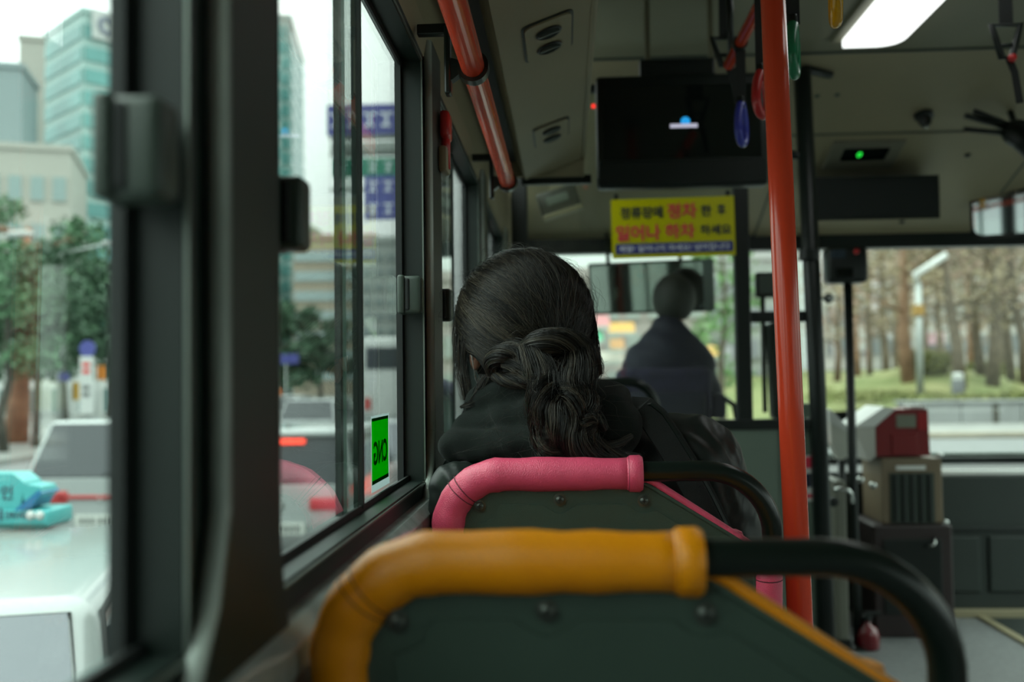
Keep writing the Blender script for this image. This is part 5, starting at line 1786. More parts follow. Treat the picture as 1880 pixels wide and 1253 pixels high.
def car(label, loc, rotz, L, W, H, belt, paint, rear_glass, spec, brake=False, high_light=False, light_bar=False, group=None):
    """spec: (cabin bottom rear, cabin top rear, cabin top front, cabin bottom front) in y, rear of the car at y = 0"""
    t = thing('car', label, 'car', loc, rotz, local=True, group=group)
    w = W / 2
    cb0, ct0, ct1, cb1 = spec
    prof = fillet([(0.03, 0.28), (L - 0.05, 0.28), (L, 0.55), (L - 0.10, belt - 0.18), (cb1, belt), (cb0 - 0.02, belt), (0.0, belt - 0.10 if cb0 > 0.25 else belt - 0.02), (-0.02, 0.60)], [.06, .08, .12, .2, .1, .1, .08, .1], 4)
    body = prism(prof, 'X', -w, w)
    for v in body.verts:          # tumblehome and rounded plan
        k = max(0, abs(v.co.y - L / 2) / (L / 2) - 0.72) / 0.28
        v.co.x *= 1 - 0.10 * k * k - 0.03 * max(0, (v.co.z - 0.6)) / 0.5
    bmesh.ops.bevel(body, geom=[e for e in body.edges if len(e.link_faces) == 2 and e.calc_face_angle(0) > 0.9], offset=0.05, segments=3, profile=0.5, affect='EDGES')
    part('body', body, paint, t, smooth='auto')
    wt, wb = w * 0.78, w * 0.955
    cab = bmesh.new()
    lo_ = [cab.verts.new(p) for p in ((-wb, cb0, belt - 0.03), (wb, cb0, belt - 0.03), (wb, cb1, belt - 0.03), (-wb, cb1, belt - 0.03))]
    hi_ = [cab.verts.new(p) for p in ((-wt, ct0, H), (wt, ct0, H), (wt, ct1, H - 0.02), (-wt, ct1, H - 0.02))]
    cab.faces.new(lo_)
    cab.faces.new(list(reversed(hi_)))
    for i in range(4):
        cab.faces.new((lo_[i], hi_[i], hi_[(i + 1) % 4], lo_[(i + 1) % 4]))
    bmesh.ops.bevel(cab, geom=list(cab.edges), offset=0.075, segments=4, profile=0.5, affect='EDGES')
    part('cabin', cab, paint, t, smooth='auto')

    def onrear(u, s):             # u across -1..1, s up 0..1
        a = Vector((-wb, cb0, belt - 0.03)).lerp(Vector((-wt, ct0, H)), s)
        c = Vector((wb, cb0, belt - 0.03)).lerp(Vector((wt, ct0, H)), s)
        return a.lerp(c, (u + 1) / 2)
    g = part('rear_window', slab([onrear(-0.90, 0.06), onrear(0.90, 0.06), onrear(0.90, 0.93), onrear(-0.90, 0.93)], 0.03), rear_glass, t)
    part('window_trim', tube([onrear(-0.91, 0.05), onrear(0.91, 0.05), onrear(0.91, 0.94), onrear(-0.91, 0.94)], 0.005, 6, closed=True), TYRE, g)
    part('wiper', tube([onrear(0.0, 0.10) + Vector((0, -0.02, 0)), onrear(0.45, 0.16) + Vector((0, -0.03, 0))], 0.008, 6), TYRE, g)
    for s in (-1, 1):
        def onside(y, z):
            k = (z - belt + 0.03) / (H - belt + 0.03)
            return Vector((s * (wb + (wt - wb) * k + 0.001), y, z))
        z0_, z1_ = belt + 0.03, H - 0.10
        ym = (cb0 + cb1) / 2
        k1 = (z1_ - belt) / (H - belt)
        part('side_window', slab([onside(cb0 + 0.22, z0_), onside(ym - 0.04, z0_), onside(ym - 0.04, z1_), onside(cb0 + 0.18 + (ct0 - cb0) * k1, z1_)], 0.03), DARKG, t)
        part('side_window', slab([onside(ym + 0.04, z0_), onside(cb1 - 0.25, z0_), onside(ct1 - 0.05, z1_), onside(ym + 0.04, z1_)], 0.03), DARKG, t)
        part('drip_rail', tube([onside(cb0 + 0.10, z0_), onside(ct0 + 0.06, H - 0.055), onside(ct1, H - 0.055)], 0.012, 6), TYRE, t, smooth=True)
        part('tail_light', box(s * w * 0.62 - w * 0.24, s * w * 0.62 + w * 0.24, -0.035, 0.10, belt - (0.50 if brake else 0.26), belt + 0.02 if brake else belt - 0.13, 0.02), BRAKE if brake else TAILR, t, smooth='auto')
        part('door_mirror', box(s * (w + 0.08) - 0.08, s * (w + 0.08) + 0.08, cb1 - 0.35, cb1 - 0.25, belt, belt + 0.14, 0.03), paint, t, smooth='auto')
        for yy in (0.75, L - 0.85):
            wh = part('wheel', lathe([(0.0, 0), (0.30, 0.0), (0.32, 0.03), (0.32, 0.17), (0.30, 0.20), (0.0, 0.20)], (s * (w - 0.19 if s > 0 else w - 0.19), yy, 0.32), (s, 0, 0), 20), TYRE, t, smooth='auto')
            part('wheel_rim', lathe([(0.0, 0.19), (0.20, 0.2), (0.20, 0.207), (0.0, 0.207)], (s * (w - 0.19), yy, 0.32), (s, 0, 0), 16), SILV, wh)
    if light_bar:
        part('light_bar', box(-w * 0.5, w * 0.5, -0.035, 0.02, belt - 0.215, belt - 0.175, 0.01), TAILR, t)
    if high_light:
        part('high_brake_light', box(-0.23, 0.23, ct0 - 0.10, ct0 - 0.02, H - 0.155, H - 0.105, 0.015), BRAKE, t, label='lit red strip under the roof edge')
        part('spoiler', box(-wt * 0.92, wt * 0.92, ct0 - 0.09, ct0 + 0.15, H - 0.085, H - 0.03, 0.02), paint, t, smooth='auto')
    pl = part('number_plate', box(-0.26, 0.26, -0.045, -0.005, belt - 0.50, belt - 0.38, 0.006), PLATE, t)
    for k in range(7):
        part('plate_mark', box(-0.21 + k * 0.06 + (0.02 if k > 2 else 0), -0.175 + k * 0.06 + (0.02 if k > 2 else 0), -0.048, -0.044, belt - 0.475, belt - 0.405), BUMP, pl)
    part('bumper', box(-w * 0.93, w * 0.93, -0.06, 0.15, 0.30, 0.50, 0.04), BUMP if paint is WHITE else paint, t, smooth='auto')
    part('badge', lathe([(0.05, 0), (0.05, 0.012), (0, 0.015)], (0, -0.015, belt - 0.2), (0, -1, 0), 14), M['chrome'], t)
    part('aerial', lathe([(0.03, 0), (0.012, 0.05), (0, 0.06)], (0, ct0 + 0.18, H - 0.012), (0, -0.4, 1), 8), TYRE, t)
    return t


# white car alongside, with a roof sign
car('white car directly beside the bus with a teal roof sign', (-1.82, 2.06, ROAD), math.radians(17), 4.3, 1.70, 1.445, 0.94, WHITE, GREYG, (0.03, 0.52, 2.25, 3.0))
car('white sport utility car with red tail lights ahead at far left', (at(186, 900, Y=10.2).x, 10.2, ROAD), 0.0, 4.4, 1.86, 1.64, 1.05, WHITE, DARKG, (0.02, 0.30, 2.6, 3.3), light_bar=True)
car('white compact car with a lit red strip under its roof edge', (at(514, 900, Y=10.0).x, 10.0, ROAD), 0.02, 3.6, 1.60, 1.55, 0.99, WHITE, DARKG, (0.02, 0.18, 2.2, 2.9), high_light=True)
car('silver car with lit tail lights behind the green window sticker', (at(742, 840, Y=13.5).x, 13.5, ROAD), 0.0, 4.4, 1.75, 1.45, 0.95, SILV, GREYG, (0.30, 0.75, 2.4, 3.2), brake=True)
car('silver car far up the road seen between window latches', (at(560, 745, Y=27).x, 27, ROAD), 0.0, 4.4, 1.75, 1.50, 0.95, SILV, DARKG, (0.10, 0.5, 2.4, 3.2))
car('white car far up the road left of the silver one', (at(505, 735, Y=36).x, 36, ROAD), 0.0, 4.4, 1.75, 1.48, 0.95, WHITE, DARKG, (0.10, 0.5, 2.4, 3.2))

# teal roof sign
TEAL = principled('teal_sign', (0.10, 0.55, 0.56), 0.35)
DTEAL = principled('deep_blue_sign', (0.02, 0.22, 0.45), 0.35)
zr_ = ROAD + 1.445
sb = at(88, 962, Z=zr_ + 0.01)
ys = sb.y
x1s = sb.x
x0s = x1s - 0.62
t = thing('roof_sign', 'teal roof sign with Korean lettering on the white car', 'sign', ((x0s + x1s) / 2, ys, zr_))
part('base', box(x0s, x1s, ys, ys + 0.22, zr_ - 0.005, zr_ + 0.065, 0.012), TEAL, t, smooth='auto')
part('base_foot', box(x0s + 0.01, x1s - 0.01, ys - 0.004, ys + 0.2, zr_ - 0.012, zr_ + 0.008), principled('sign_foot', (0.03, 0.14, 0.13), 0.5), t)
zq = at(20, 872, Y=ys).z
part('panel', prism(fillet([(x0s + 0.08, zr_ + 0.06), (x1s - 0.14, zr_ + 0.06), (x1s - 0.12, zq - 0.04), (x1s - 0.17, zq), (x0s + 0.1, zq)], 0.02, 4), 'Y', ys + 0.03, ys + 0.17), TEAL, t)
part('swoosh', prism(fillet([(x1s - 0.17, zr_ + 0.055), (x1s - 0.08, zr_ + 0.075), (x1s - 0.05, zr_ + 0.12), (x1s - 0.03, zr_ + 0.135), (x1s - 0.05, zr_ + 0.15), (x1s - 0.11, zr_ + 0.10)], 0.008, 3), 'Y', ys + 0.01, ys + 0.16), DTEAL, t)
part('wing', prism(fillet([(x1s - 0.12, zr_ + 0.10), (x1s - 0.035, zr_ + 0.125), (x1s - 0.045, zr_ + 0.165), (x1s - 0.12, zr_ + 0.175)], 0.012, 3), 'Y', ys + 0.02, ys + 0.15), TEAL, t)
for k in range(2):
    part('lamp_cap', lathe([(0.0, -0.012), (0.016, -0.008), (0.02, 0), (0.016, 0.008), (0, 0.012)], (x1s - 0.035 - k * 0.04, ys - 0.002, zr_ + 0.045), (0, 1, 0), 12), WHT, t, smooth=True)
p = at(12, 905, Y=ys + 0.028)
part('lettering', text_bm('인', (p.x, ys + 0.029, p.z), (1, 0, 0), (0, 0, 1), 0.060, 0.052, 0.002, 0.02), M['dkprint'], t)
p = at(28, 946, Y=ys - 0.002)
part('lettering', text_bm('DRIVER', (p.x + 0.01, ys - 0.002, p.z), (1, 0, 0), (0, 0, 1), 0.030, 0.105, 0.002, 0.01), M['dkprint'], t)
p = at(2, 945, Y=ys - 0.002)
part('lettering', text_bm('1', (p.x, ys - 0.002, p.z), (1, 0, 0), (0, 0, 1), 0.052, 0.012, 0.002, 0.02), M['dkprint'], t)


# ---------------------------------------------------------------- buildings
def building(label, p, w, d, h, rotz, wall, glassm, floors, z0=3.0, band=0.55, cols=0, faces=('front', 'left', 'right'), name='building'):
    """origin at the near corner-middle of the front face; front faces -Y locally"""
    t = thing(name, label, 'building', (p[0], p[1], ROAD), rotz, local=True)
    part('wall', box(-w / 2, w / 2, 0, d, 0, h), wall, t)
    fh = (h - z0 - 0.6) / floors
    for k in range(floors):
        za = z0 + k * fh
        zb_ = za + fh * band
        if 'front' in faces:
            if cols:
                cw = w / cols
                for c in range(cols):
                    xa = -w / 2 + cw * c + cw * 0.2
                    f = part('window', box(xa - 0.1, xa + cw * 0.6 + 0.1, -0.14, 0.1, za - 0.1, zb_ + 0.1), wall, t)
                    part('pane', box(xa, xa + cw * 0.6, -0.17, 0.0, za, zb_), glassm, f)
            else:
                part('window_band', box(-w / 2 + 0.2, w / 2 - 0.2, -0.15, 0.1, za, zb_), glassm, t)
        if 'left' in faces:
            part('window_band', box(-w / 2 - 0.15, -w / 2 + 0.1, 0.2, d - 0.2, za, zb_), glassm, t)
        if 'right' in faces:
            part('window_band', box(w / 2 - 0.1, w / 2 + 0.15, 0.2, d - 0.2, za, zb_), glassm, t)
    part('parapet', box(-w / 2 - 0.2, w / 2 + 0.2, -0.2, d + 0.2, h - 0.3, h + 0.3), wall, t)
    return t


GT = principled('teal_curtain_glass', (0.16, 0.44, 0.42), 0.18, spec=0.6, var=(0.12, 0.25))
GT2 = principled('pale_teal_spandrel', (0.45, 0.66, 0.62), 0.4, var=(0.15, 0.08))
GB = principled('beige_cladding', (0.56, 0.56, 0.50), 0.7)
GBW = principled('beige_building_window', (0.36, 0.48, 0.47), 0.2)
GR = principled('grey_blue_cladding', (0.33, 0.42, 0.43), 0.5)
TANW = principled('tan_brick_band', (0.50, 0.43, 0.33), 0.8)
GLW = principled('pale_window_band', (0.48, 0.60, 0.60), 0.2)
GRN = principled('grey_concrete', (0.40, 0.44, 0.42), 0.8)


def px_building(label, px_l, px_r, py_top, Y, rot, **k):
    a, c = at(px_l, 692, Y=Y), at(px_r, 692, Y=Y)
    zt = at((px_l + px_r) / 2, py_top, Y=Y).z - ROAD
    mid = (a + c) / 2
    w = (c - a).length / max(0.3, math.cos(rot))
    return building(label, (mid.x, mid.y), w, k.pop('d', 12), zt, rot, **k)


_r = math.radians(48)
_c = at(150, 692, Y=110)
_w = 26.0
building('tall teal glass tower with pale floor bands at far left', (_c.x + math.cos(_r) * _w / 2, _c.y + math.sin(_r) * _w / 2), _w, 11.5, at(150, 18, Y=110).z - ROAD, _r, GT2, GT, 16, band=0.62, faces=('front', 'left'))
rt = Vector((math.cos(_r), math.sin(_r), 0))
nf = Vector((math.sin(_r), -math.cos(_r), 0))
sgn = Vector((_c.x, _c.y, at(150, 40, Y=110).z)) + rt * 2.4 + nf * 0.45
t = thing('tower_sign', 'white sign board with a grey letter on the teal tower', 'sign', tuple(sgn))
mt_ = Matrix(((rt.x, -nf.x, 0, sgn.x), (rt.y, -nf.y, 0, sgn.y), (0, 0, 1, sgn.z), (0, 0, 0, 1)))
part('board', xform(box(-1.5, 2.9, 0, 0.3, -1.7, 1.7), mt_), WHT, t)
part('lettering', text_bm('C', tuple(sgn + nf * 0.1), rt, (0, 0, 1), 2.2, 1.9, 0.1, 0.05), principled('sign_grey', (0.25, 0.28, 0.36), 0.5), t)
part('accent', xform(lathe([(0.0, 0), (0.4, 0), (0.4, 0.1), (0, 0.1)], (2.0, -0.02, -0.2), (0, -1, 0), 12), mt_), M['yellow'], t)
px_building('plain beige slab block left of the teal tower', 40, 122, 72, 125, math.radians(20), wall=GB, glassm=GB, floors=1, d=20, z0=3, faces=())
px_building('low beige block with two square windows behind the pine trees', -60, 112, 268, 95, math.radians(20), wall=GB, glassm=GBW, floors=4, d=14, cols=5, band=0.5, faces=('front',), z0=6)
px_building('grey blue block at the left picture edge', -70, 28, 118, 100, math.radians(18), wall=GR, glassm=GR, floors=1, d=8, faces=())
px_building('slender teal glass tower beside the window pillar', 430, 533, 30, 135, math.radians(10), wall=GT2, glassm=GT, floors=22, d=20, band=0.7, faces=('front', 'right'))
px_building('tan office block with pale window bands', 540, 690, 435, 118, math.radians(6), wall=TANW, glassm=GLW, floors=7, d=20, band=0.5, faces=('front', 'right'), z0=2)
px_building('grey stair tower on top of the tan office block', 552, 574, 420, 122, 0.0, wall=GRN, glassm=GRN, floors=1, d=4, faces=())
px_building('grey green office building in the second sash', 664, 800, 440, 92, math.radians(4), wall=GRN, glassm=principled('dim_glass', (0.22, 0.27, 0.27), 0.2), floors=9, d=20, band=0.4, cols=6, faces=('front',), z0=2)
px_building('white shop building with a flat canopy behind the pines', -40, 215, 655, 44, math.radians(14), wall=WHT, glassm=principled('shop_glass', (0.20, 0.30, 0.29), 0.15), floors=1, d=10, cols=6, band=0.55, faces=('front',), z0=0.7, name='shop_building')

# ---------------------------------------------------------------- pines and far-left street things
LEAF = principled('pine_needles', (0.075, 0.19, 0.085), 0.7, var=(0.8, 0.4))
LEAF2 = principled('dark_pine_needles', (0.055, 0.135, 0.07), 0.7, var=(0.8, 0.4))
TRUNK = principled('pine_bark', (0.34, 0.17, 0.10), 0.8, var=(2.5, 0.35))
TRUNKD = principled('grey_bark', (0.10, 0.095, 0.075), 0.85, var=(3, 0.35))
TRUNKB = principled('brown_bark', (0.20, 0.155, 0.11), 0.85, var=(3, 0.35))


def leaf_cloud(cents, n, size, squash=0.6):
    """tufts of small crossed blades"""
    V, F = [], []
    C = np.array(cents)
    idx = rng.integers(0, len(C), n)
    d = rng.normal(size=(n, 3))
    d /= np.linalg.norm(d, axis=1)[:, None]
    rad = C[idx, 3] * rng.uniform(0.15, 1, n) ** 0.5
    P = C[idx, :3] + d * rad[:, None] * np.array((1, 1, squash))
    a = rng.normal(size=(n, 3))
    a /= np.linalg.norm(a, axis=1)[:, None]
    b = np.cross(a, rng.normal(size=(n, 3)))
    b /= np.linalg.norm(b, axis=1)[:, None]
    s = size * rng.uniform(0.5, 1.3, n)[:, None]
    V = np.stack([P - a * s, P + b * s * 0.55, P + a * s, P - b * s * 0.55], 1).reshape(-1, 3)
    F = np.arange(n * 4).reshape(-1, 4)
    return V, F


def tree(label, base, h, r, trunk_mat, leaf_mat, lean=0.0, crown=(0.45, 1.0), spread=2.0, n=1800, leaf=0.16, clumps=12, branches=7, name='pine_tree', cloud_seed=0, group=None, squash=0.6):
    t = thing(name, label, 'tree', base, group=group)
    bx, by, bz = base
    rr = random.Random(cloud_seed)
    top = Vector((bx + lean * h, by, bz + h))
    pts = [Vector((bx, by, bz)) + (top - Vector((bx, by, bz))) * k / 5 + Vector((rr.uniform(-.12, .12), rr.uniform(-.12, .12), 0)) * (k > 0) for k in range(6)]
    part('trunk', tube(pts, [r * (1.15 - 0.85 * k / 5) for k in range(6)], 9), trunk_mat, t, smooth=True)
    cl = []
    for k in range(branches):
        f = crown[0] + (crown[1] - crown[0]) * (k + 0.5) / branches
        p0 = Vector((bx, by, bz)).lerp(top, f)
        a = rr.uniform(0, 6.28)
        L = spread * rr.uniform(0.6, 1.1) * (1.15 - 0.6 * (k / branches))
        p1 = p0 + Vector((math.cos(a) * L, math.sin(a) * L, rr.uniform(0.1, 0.6) * L * 0.5))
        pm = p0.lerp(p1, 0.5) + Vector((rr.uniform(-.15, .15), rr.uniform(-.15, .15), rr.uniform(-.1, .2)))
        br = part('branch', tube([p0, pm, p1], [r * 0.38, r * 0.26, r * 0.10], 6), trunk_mat, t, smooth=True)
        for q in range(2):
            p2 = pm.lerp(p1, 0.3 + 0.5 * q)
            p3 = p2 + Vector((rr.uniform(-1, 1), rr.uniform(-1, 1), rr.uniform(0.2, 1))) * L * 0.4
            part('twig', tube([p2, p3], [r * 0.14, r * 0.04], 5), trunk_mat, br)
            cl.append((p3.x, p3.y, p3.z, spread * 0.32))
        cl.append((p1.x, p1.y, p1.z, spread * 0.40))
    for k in range(clumps):
        f = rr.uniform(*crown)
        p0 = Vector((bx, by, bz)).lerp(top, f)
        cl.append((p0.x + rr.uniform(-1, 1) * spread * 0.8, p0.y + rr.uniform(-1, 1) * spread * 0.8, p0.z, spread * rr.uniform(0.3, 0.5)))
    if n:
        V, F = leaf_cloud(cl, n, leaf, squash)
        o = part('foliage', np_mesh('foliage', V, F, leaf_mat, smooth=False), None, t, kind='stuff')
    return t


def ground(px, Y):
    p = at(px, 692, Y=Y)
    return (p.x, Y, ROAD + (0.15 if p.x < -14.2 else 0))


tree('pine with a thick orange-brown trunk at far left', ground(30, 31), 6.9, 0.34, TRUNK, LEAF, lean=0.05, crown=(0.50, 1.0), spread=2.4, n=4200, leaf=0.12, cloud_seed=1)
tree('thin dark pine left of the thick orange trunk', ground(8, 27), 5.0, 0.13, TRUNKD, LEAF, lean=0.02, crown=(0.45, 1.0), spread=2.0, n=2600, leaf=0.11, cloud_seed=2)
tree('thin pine between the thick trunk and the blue street sign', ground(66, 29), 5.6, 0.11, TRUNKD, LEAF2, lean=0.04, crown=(0.40, 1.0), spread=2.2, n=4200, leaf=0.11, cloud_seed=3)
tree('bushy pine above the blue street sign', ground(120, 34), 6.6, 0.15, TRUNKD, LEAF2, lean=0.0, crown=(0.35, 0.95), spread=2.6, n=5200, leaf=0.13, cloud_seed=4)
tree('pine half hidden by the dark window frame', ground(205, 37), 6.0, 0.15, TRUNKD, LEAF, lean=0.0, crown=(0.35, 1.0), spread=2.4, n=4200, leaf=0.13, cloud_seed=5)
tree('small street tree below the slender teal tower', ground(515, 60), 6.0, 0.15, TRUNKD, LEAF2, crown=(0.3, 1.0), spread=2.6, n=2200, leaf=0.25, cloud_seed=6, name='street_tree')
tree('small street tree below the tan office block', ground(588, 62), 5.2, 0.15, TRUNKD, LEAF2, crown=(0.3, 1.0), spread=2.4, n=2000, leaf=0.25, cloud_seed=7, name='street_tree')

BLUE = principled('road_sign_blue', (0.09, 0.10, 0.40), 0.4)
GRS = principled('road_sign_green', (0.02, 0.26, 0.17), 0.4)
GALV = principled('galvanised_steel', (0.50, 0.54, 0.52), 0.4, 0.3)
# blue disc sign on a banner pole
g = Vector(ground(163, 26))
p = at(163, 641, Y=26)
t = thing('street_sign', 'round blue street sign on a white banner pole', 'sign', g)
part('pole', tube([g, Vector((p.x, p.y, p.z))], 0.05, 10), GALV, t, smooth=True)
part('disc', lathe([(0, 0), (0.22, 0), (0.22, 0.03), (0, 0.03)], (p.x, p.y - 0.06, p.z), (0, -1, 0), 20), BLUE, t, smooth='auto')
q0, q1 = at(150, 655, Y=26), at(174, 760, Y=26)
bn = part('banner', box(q0.x, q1.x, 25.88, 25.92, q1.z, q0.z), WHT, t)
for k, zf in enumerate((0.82, 0.70, 0.42, 0.30)):
    part('banner_mark', box(q0.x + 0.08, q1.x - 0.08, 25.87, 25.885, q1.z + (q0.z - q1.z) * zf, q1.z + (q0.z - q1.z) * (zf + 0.07)), G_RED if k < 2 else BUMP, bn)
for (px0, py0, px1, py1, mt, lab, nm) in ((176, 672, 196, 698, principled('orange_cloth', (0.75, 0.25, 0.02), 0.7), 'small orange flag right of the blue street sign', 'flag'), (131, 702, 145, 735, principled('amber_cloth', (0.62, 0.36, 0.04), 0.7), 'amber flag left of the banner pole', 'flag'), (105, 685, 127, 700, BLUE, 'small dark blue shop sign behind the pines', 'sign')):
    a, c = at(px0, py0, Y=28), at(px1, py1, Y=28)
    g = Vector(ground((px0 + px1) / 2, 28))
    t = thing('street_flag' if nm == 'flag' else 'shop_sign', lab, nm, g)
    part('pole', tube([(a.x, 28, ROAD), (a.x, 28, a.z)], 0.03, 8), GALV, t, smooth=True)
    wv = bmesh.new()
    rows = []
    for i in range(7):
        f = i / 6
        x = a.x + (c.x - a.x) * f
        rows.append((wv.verts.new((x, 28 + 0.05 * math.sin(f * 6), a.z)), wv.verts.new((x, 28 + 0.05 * math.sin(f * 6 + 0.6), c.z)), wv.verts.new((x, 28.02 + 0.05 * math.sin(f * 6), a.z)), wv.verts.new((x, 28.02 + 0.05 * math.sin(f * 6 + 0.6), c.z))))
    for r0_, r1_ in zip(rows, rows[1:]):
        wv.faces.new((r0_[0], r1_[0], r1_[1], r0_[1]))
        wv.faces.new((r0_[2], r0_[3], r1_[3], r1_[2]))
        wv.faces.new((r0_[0], r0_[2], r1_[2], r1_[0]))
        wv.faces.new((r0_[1], r1_[1], r1_[3], r0_[3]))
    part('cloth' if nm == 'flag' else 'board', wv, mt, t)
# street lamp arms in the pines
for k, (px, py, Y) in enumerate(((35, 430, 24), (205, 447, 30))):
    c = at(px, py, Y=Y)
    t = thing('street_lamp', ('white street lamp head above the thick pine trunk', 'white street lamp head beside the dark window frame')[k], 'street lamp', (c.x - 1.2, Y, ROAD))
    part('pole', tube([(c.x - 1.6, Y, ROAD), (c.x - 1.6, Y, c.z - 0.3)], 0.07, 10), GALV, t, smooth=True)
    part('arm', tube([(c.x - 1.6, Y, c.z - 0.3), (c.x - 0.2, Y, c.z - 0.02)], 0.04, 8), GALV, t, smooth=True)
    part('head', box(c.x - 0.25, c.x + 0.32, Y - 0.12, Y + 0.12, c.z - 0.05, c.z + 0.07, 0.04, 3), WHT, t, smooth='auto')

# ---------------------------------------------------------------- sign gantry over the road ahead
YG = 26.0
gp = at(770, 692, Y=YG)
t = thing('sign_gantry', 'grey steel gantry carrying the blue and green road signs', 'gantry', (gp.x, YG, ROAD))
ztop_ = at(740, 170, Y=YG).z
part('post', tube([(gp.x, YG + 0.25, ROAD), (gp.x, YG + 0.25, ztop_)], 0.14, 14), GALV, t, smooth=True)
for (py, r) in ((250, 0.07), (280, 0.07), (345, 0.05)):
    z = at(680, py, Y=YG).z
    part('beam', tube([(at(604, py, Y=YG).x, YG + 0.15, z), (gp.x, YG + 0.15, z)], r, 10), GALV, t, smooth=True)
for (x0p, y0p, x1p, y1p, mt, lab, nch, rows) in ((600, 193, 762, 245, BLUE, 'upper blue road sign on the gantry', 5, 1), (611, 291, 762, 322, GRS, 'green road sign between the two blue ones', 5, 1), (668, 322, 762, 402, BLUE, 'lower blue road sign on the gantry', 3, 2), (607, 262, 762, 275, GRN, 'narrow grey sign strip on the gantry', 0, 0)):
    a, c = at(x0p, y0p, Y=YG), at(x1p, y1p, Y=YG)
    t = thing('road_sign', lab, 'sign', (a.x, YG, c.z))
    bd = part('board', box(a.x, c.x, YG, YG + 0.08, c.z, a.z, 0.02), mt, t)
    for r_ in range(rows):
        for k in range(nch):
            xx = a.x + (c.x - a.x) * (k + 0.6) / (nch + 0.3)
            zz = c.z + (a.z - c.z) * (r_ + 0.5) / rows
            hh = (a.z - c.z) / rows * 0.26
            part('glyph', box(xx - hh * 0.8, xx + hh * 0.8, YG - 0.02, YG, zz + hh * 0.55, zz + hh * 0.85), M['paleprint'], bd)
            part('glyph', box(xx - hh * 0.15, xx + hh * 0.15, YG - 0.02, YG, zz - hh * 0.9, zz + hh * 0.85), M['paleprint'], bd)
            part('glyph', box(xx - hh * 0.7, xx + hh * 0.5, YG - 0.02, YG, zz - hh * 0.95, zz - hh * 0.65), M['paleprint'], bd)

# city bus and sign further up the lane
c0_ = at(664, 690, Y=34)
c1_ = at(790, 618, Y=34)
t = thing('bus', 'white and grey bus further up the road behind the window frame', 'bus', ((c0_.x + c1_.x) / 2, 34, ROAD))
part('body', box(c0_.x, c1_.x, 34, 44, ROAD + 0.4, c1_.z, 0.15, 3), WHT, t, smooth='auto')
part('rear_window', box(c0_.x + 0.15, c1_.x - 0.15, 33.97, 34.05, c1_.z - 1.1, c1_.z - 0.35), DARKG, t)
part('bumper', box(c0_.x, c1_.x, 33.9, 34.1, ROAD + 0.35, ROAD + 0.8, 0.05), BUMP, t)
for s in (c0_.x + 0.2, c1_.x - 0.2):
    part('tail_light', box(s - 0.12, s + 0.12, 33.95, 34.02, ROAD + 1.0, ROAD + 1.4), TAILR, t)
    part('wheel', lathe([(0, -0.15), (0.45, -0.15), (0.45, 0.15), (0, 0.15)], (s, 35.5, ROAD + 0.45), (1, 0, 0), 16), TYRE, t)
a, c = at(500, 651, Y=40), at(547, 668, Y=40)
t = thing('shop_sign', 'purple blue banner sign low beside the window pillar', 'sign', (a.x, 40, ROAD))
part('board', box(a.x, c.x, 40, 40.1, c.z, a.z), BLUE, t)
part('pole', tube([((a.x + c.x) / 2, 40.05, ROAD), ((a.x + c.x) / 2, 40.05, a.z)], 0.05, 8), GALV, t)
# traffic cones / orange barrier beyond
for k, (px, py) in enumerate(((505, 705), (498, 718))):
    g = Vector(ground(px, 42))
    p = at(px, py, Y=42)
    t = thing('traffic_drum', ('orange traffic drum beside the window pillar, right one', 'orange traffic drum beside the window pillar, left one')[k], 'traffic drum', g)
    part('drum', lathe([(0.34, 0), (0.34, 0.1), (0.28, 0.12), (0.26, 1.5), (0.2, 1.7), (0, 1.72)], g, (0, 0, 1), 14), principled('orange_drum', (0.80, 0.22, 0.05), 0.5), t, smooth='auto')
    part('reflective_band', lathe([(0.285, 0.75), (0.28, 1.0)], g, (0, 0, 1), 14), WHT, t)

# ---------------------------------------------------------------- ahead through the windscreen, right side: park
YW = 38.0
wx0 = at(1655, 760, Y=YW).x
zt0 = at(1760, 737, Y=YW).z
WALLG = principled('retaining_wall_stone', (0.40, 0.42, 0.42), 0.8, var=(0.7, 0.12))
rw = struct_root('retaining_wall', (wx0, YW, ROAD))
for k in range(9):
    xa = wx0 + k * 2.2
    part('wall_block', box(xa, xa + 2.17, YW, YW + 0.5, ROAD, zt0 - 0.06, 0.03), WALLG, rw)
part('coping', box(wx0 - 0.1, wx0 + 20, YW - 0.08, YW + 0.55, zt0 - 0.06, zt0 + 0.02, 0.02), WALLG, rw)
part('drain_slot', box(at(1823, 770, Y=YW).x, at(1834, 770, Y=YW).x, YW - 0.02, YW + 0.1, ROAD + 0.05, zt0 - 0.1), TRUNKD, rw)
KERB = principled('kerb_stone', (0.46, 0.42, 0.33), 0.8, var=(1.5, 0.15))
struct('kerb', box(at(1740, 800, Z=ROAD).x - 3, 40, 31.5, 32.0, ROAD, ROAD + 0.18, 0.03), KERB)
o = struct('footpath', box(6, 45, 32.0, YW, ROAD, ROAD + 0.14), PAVE)
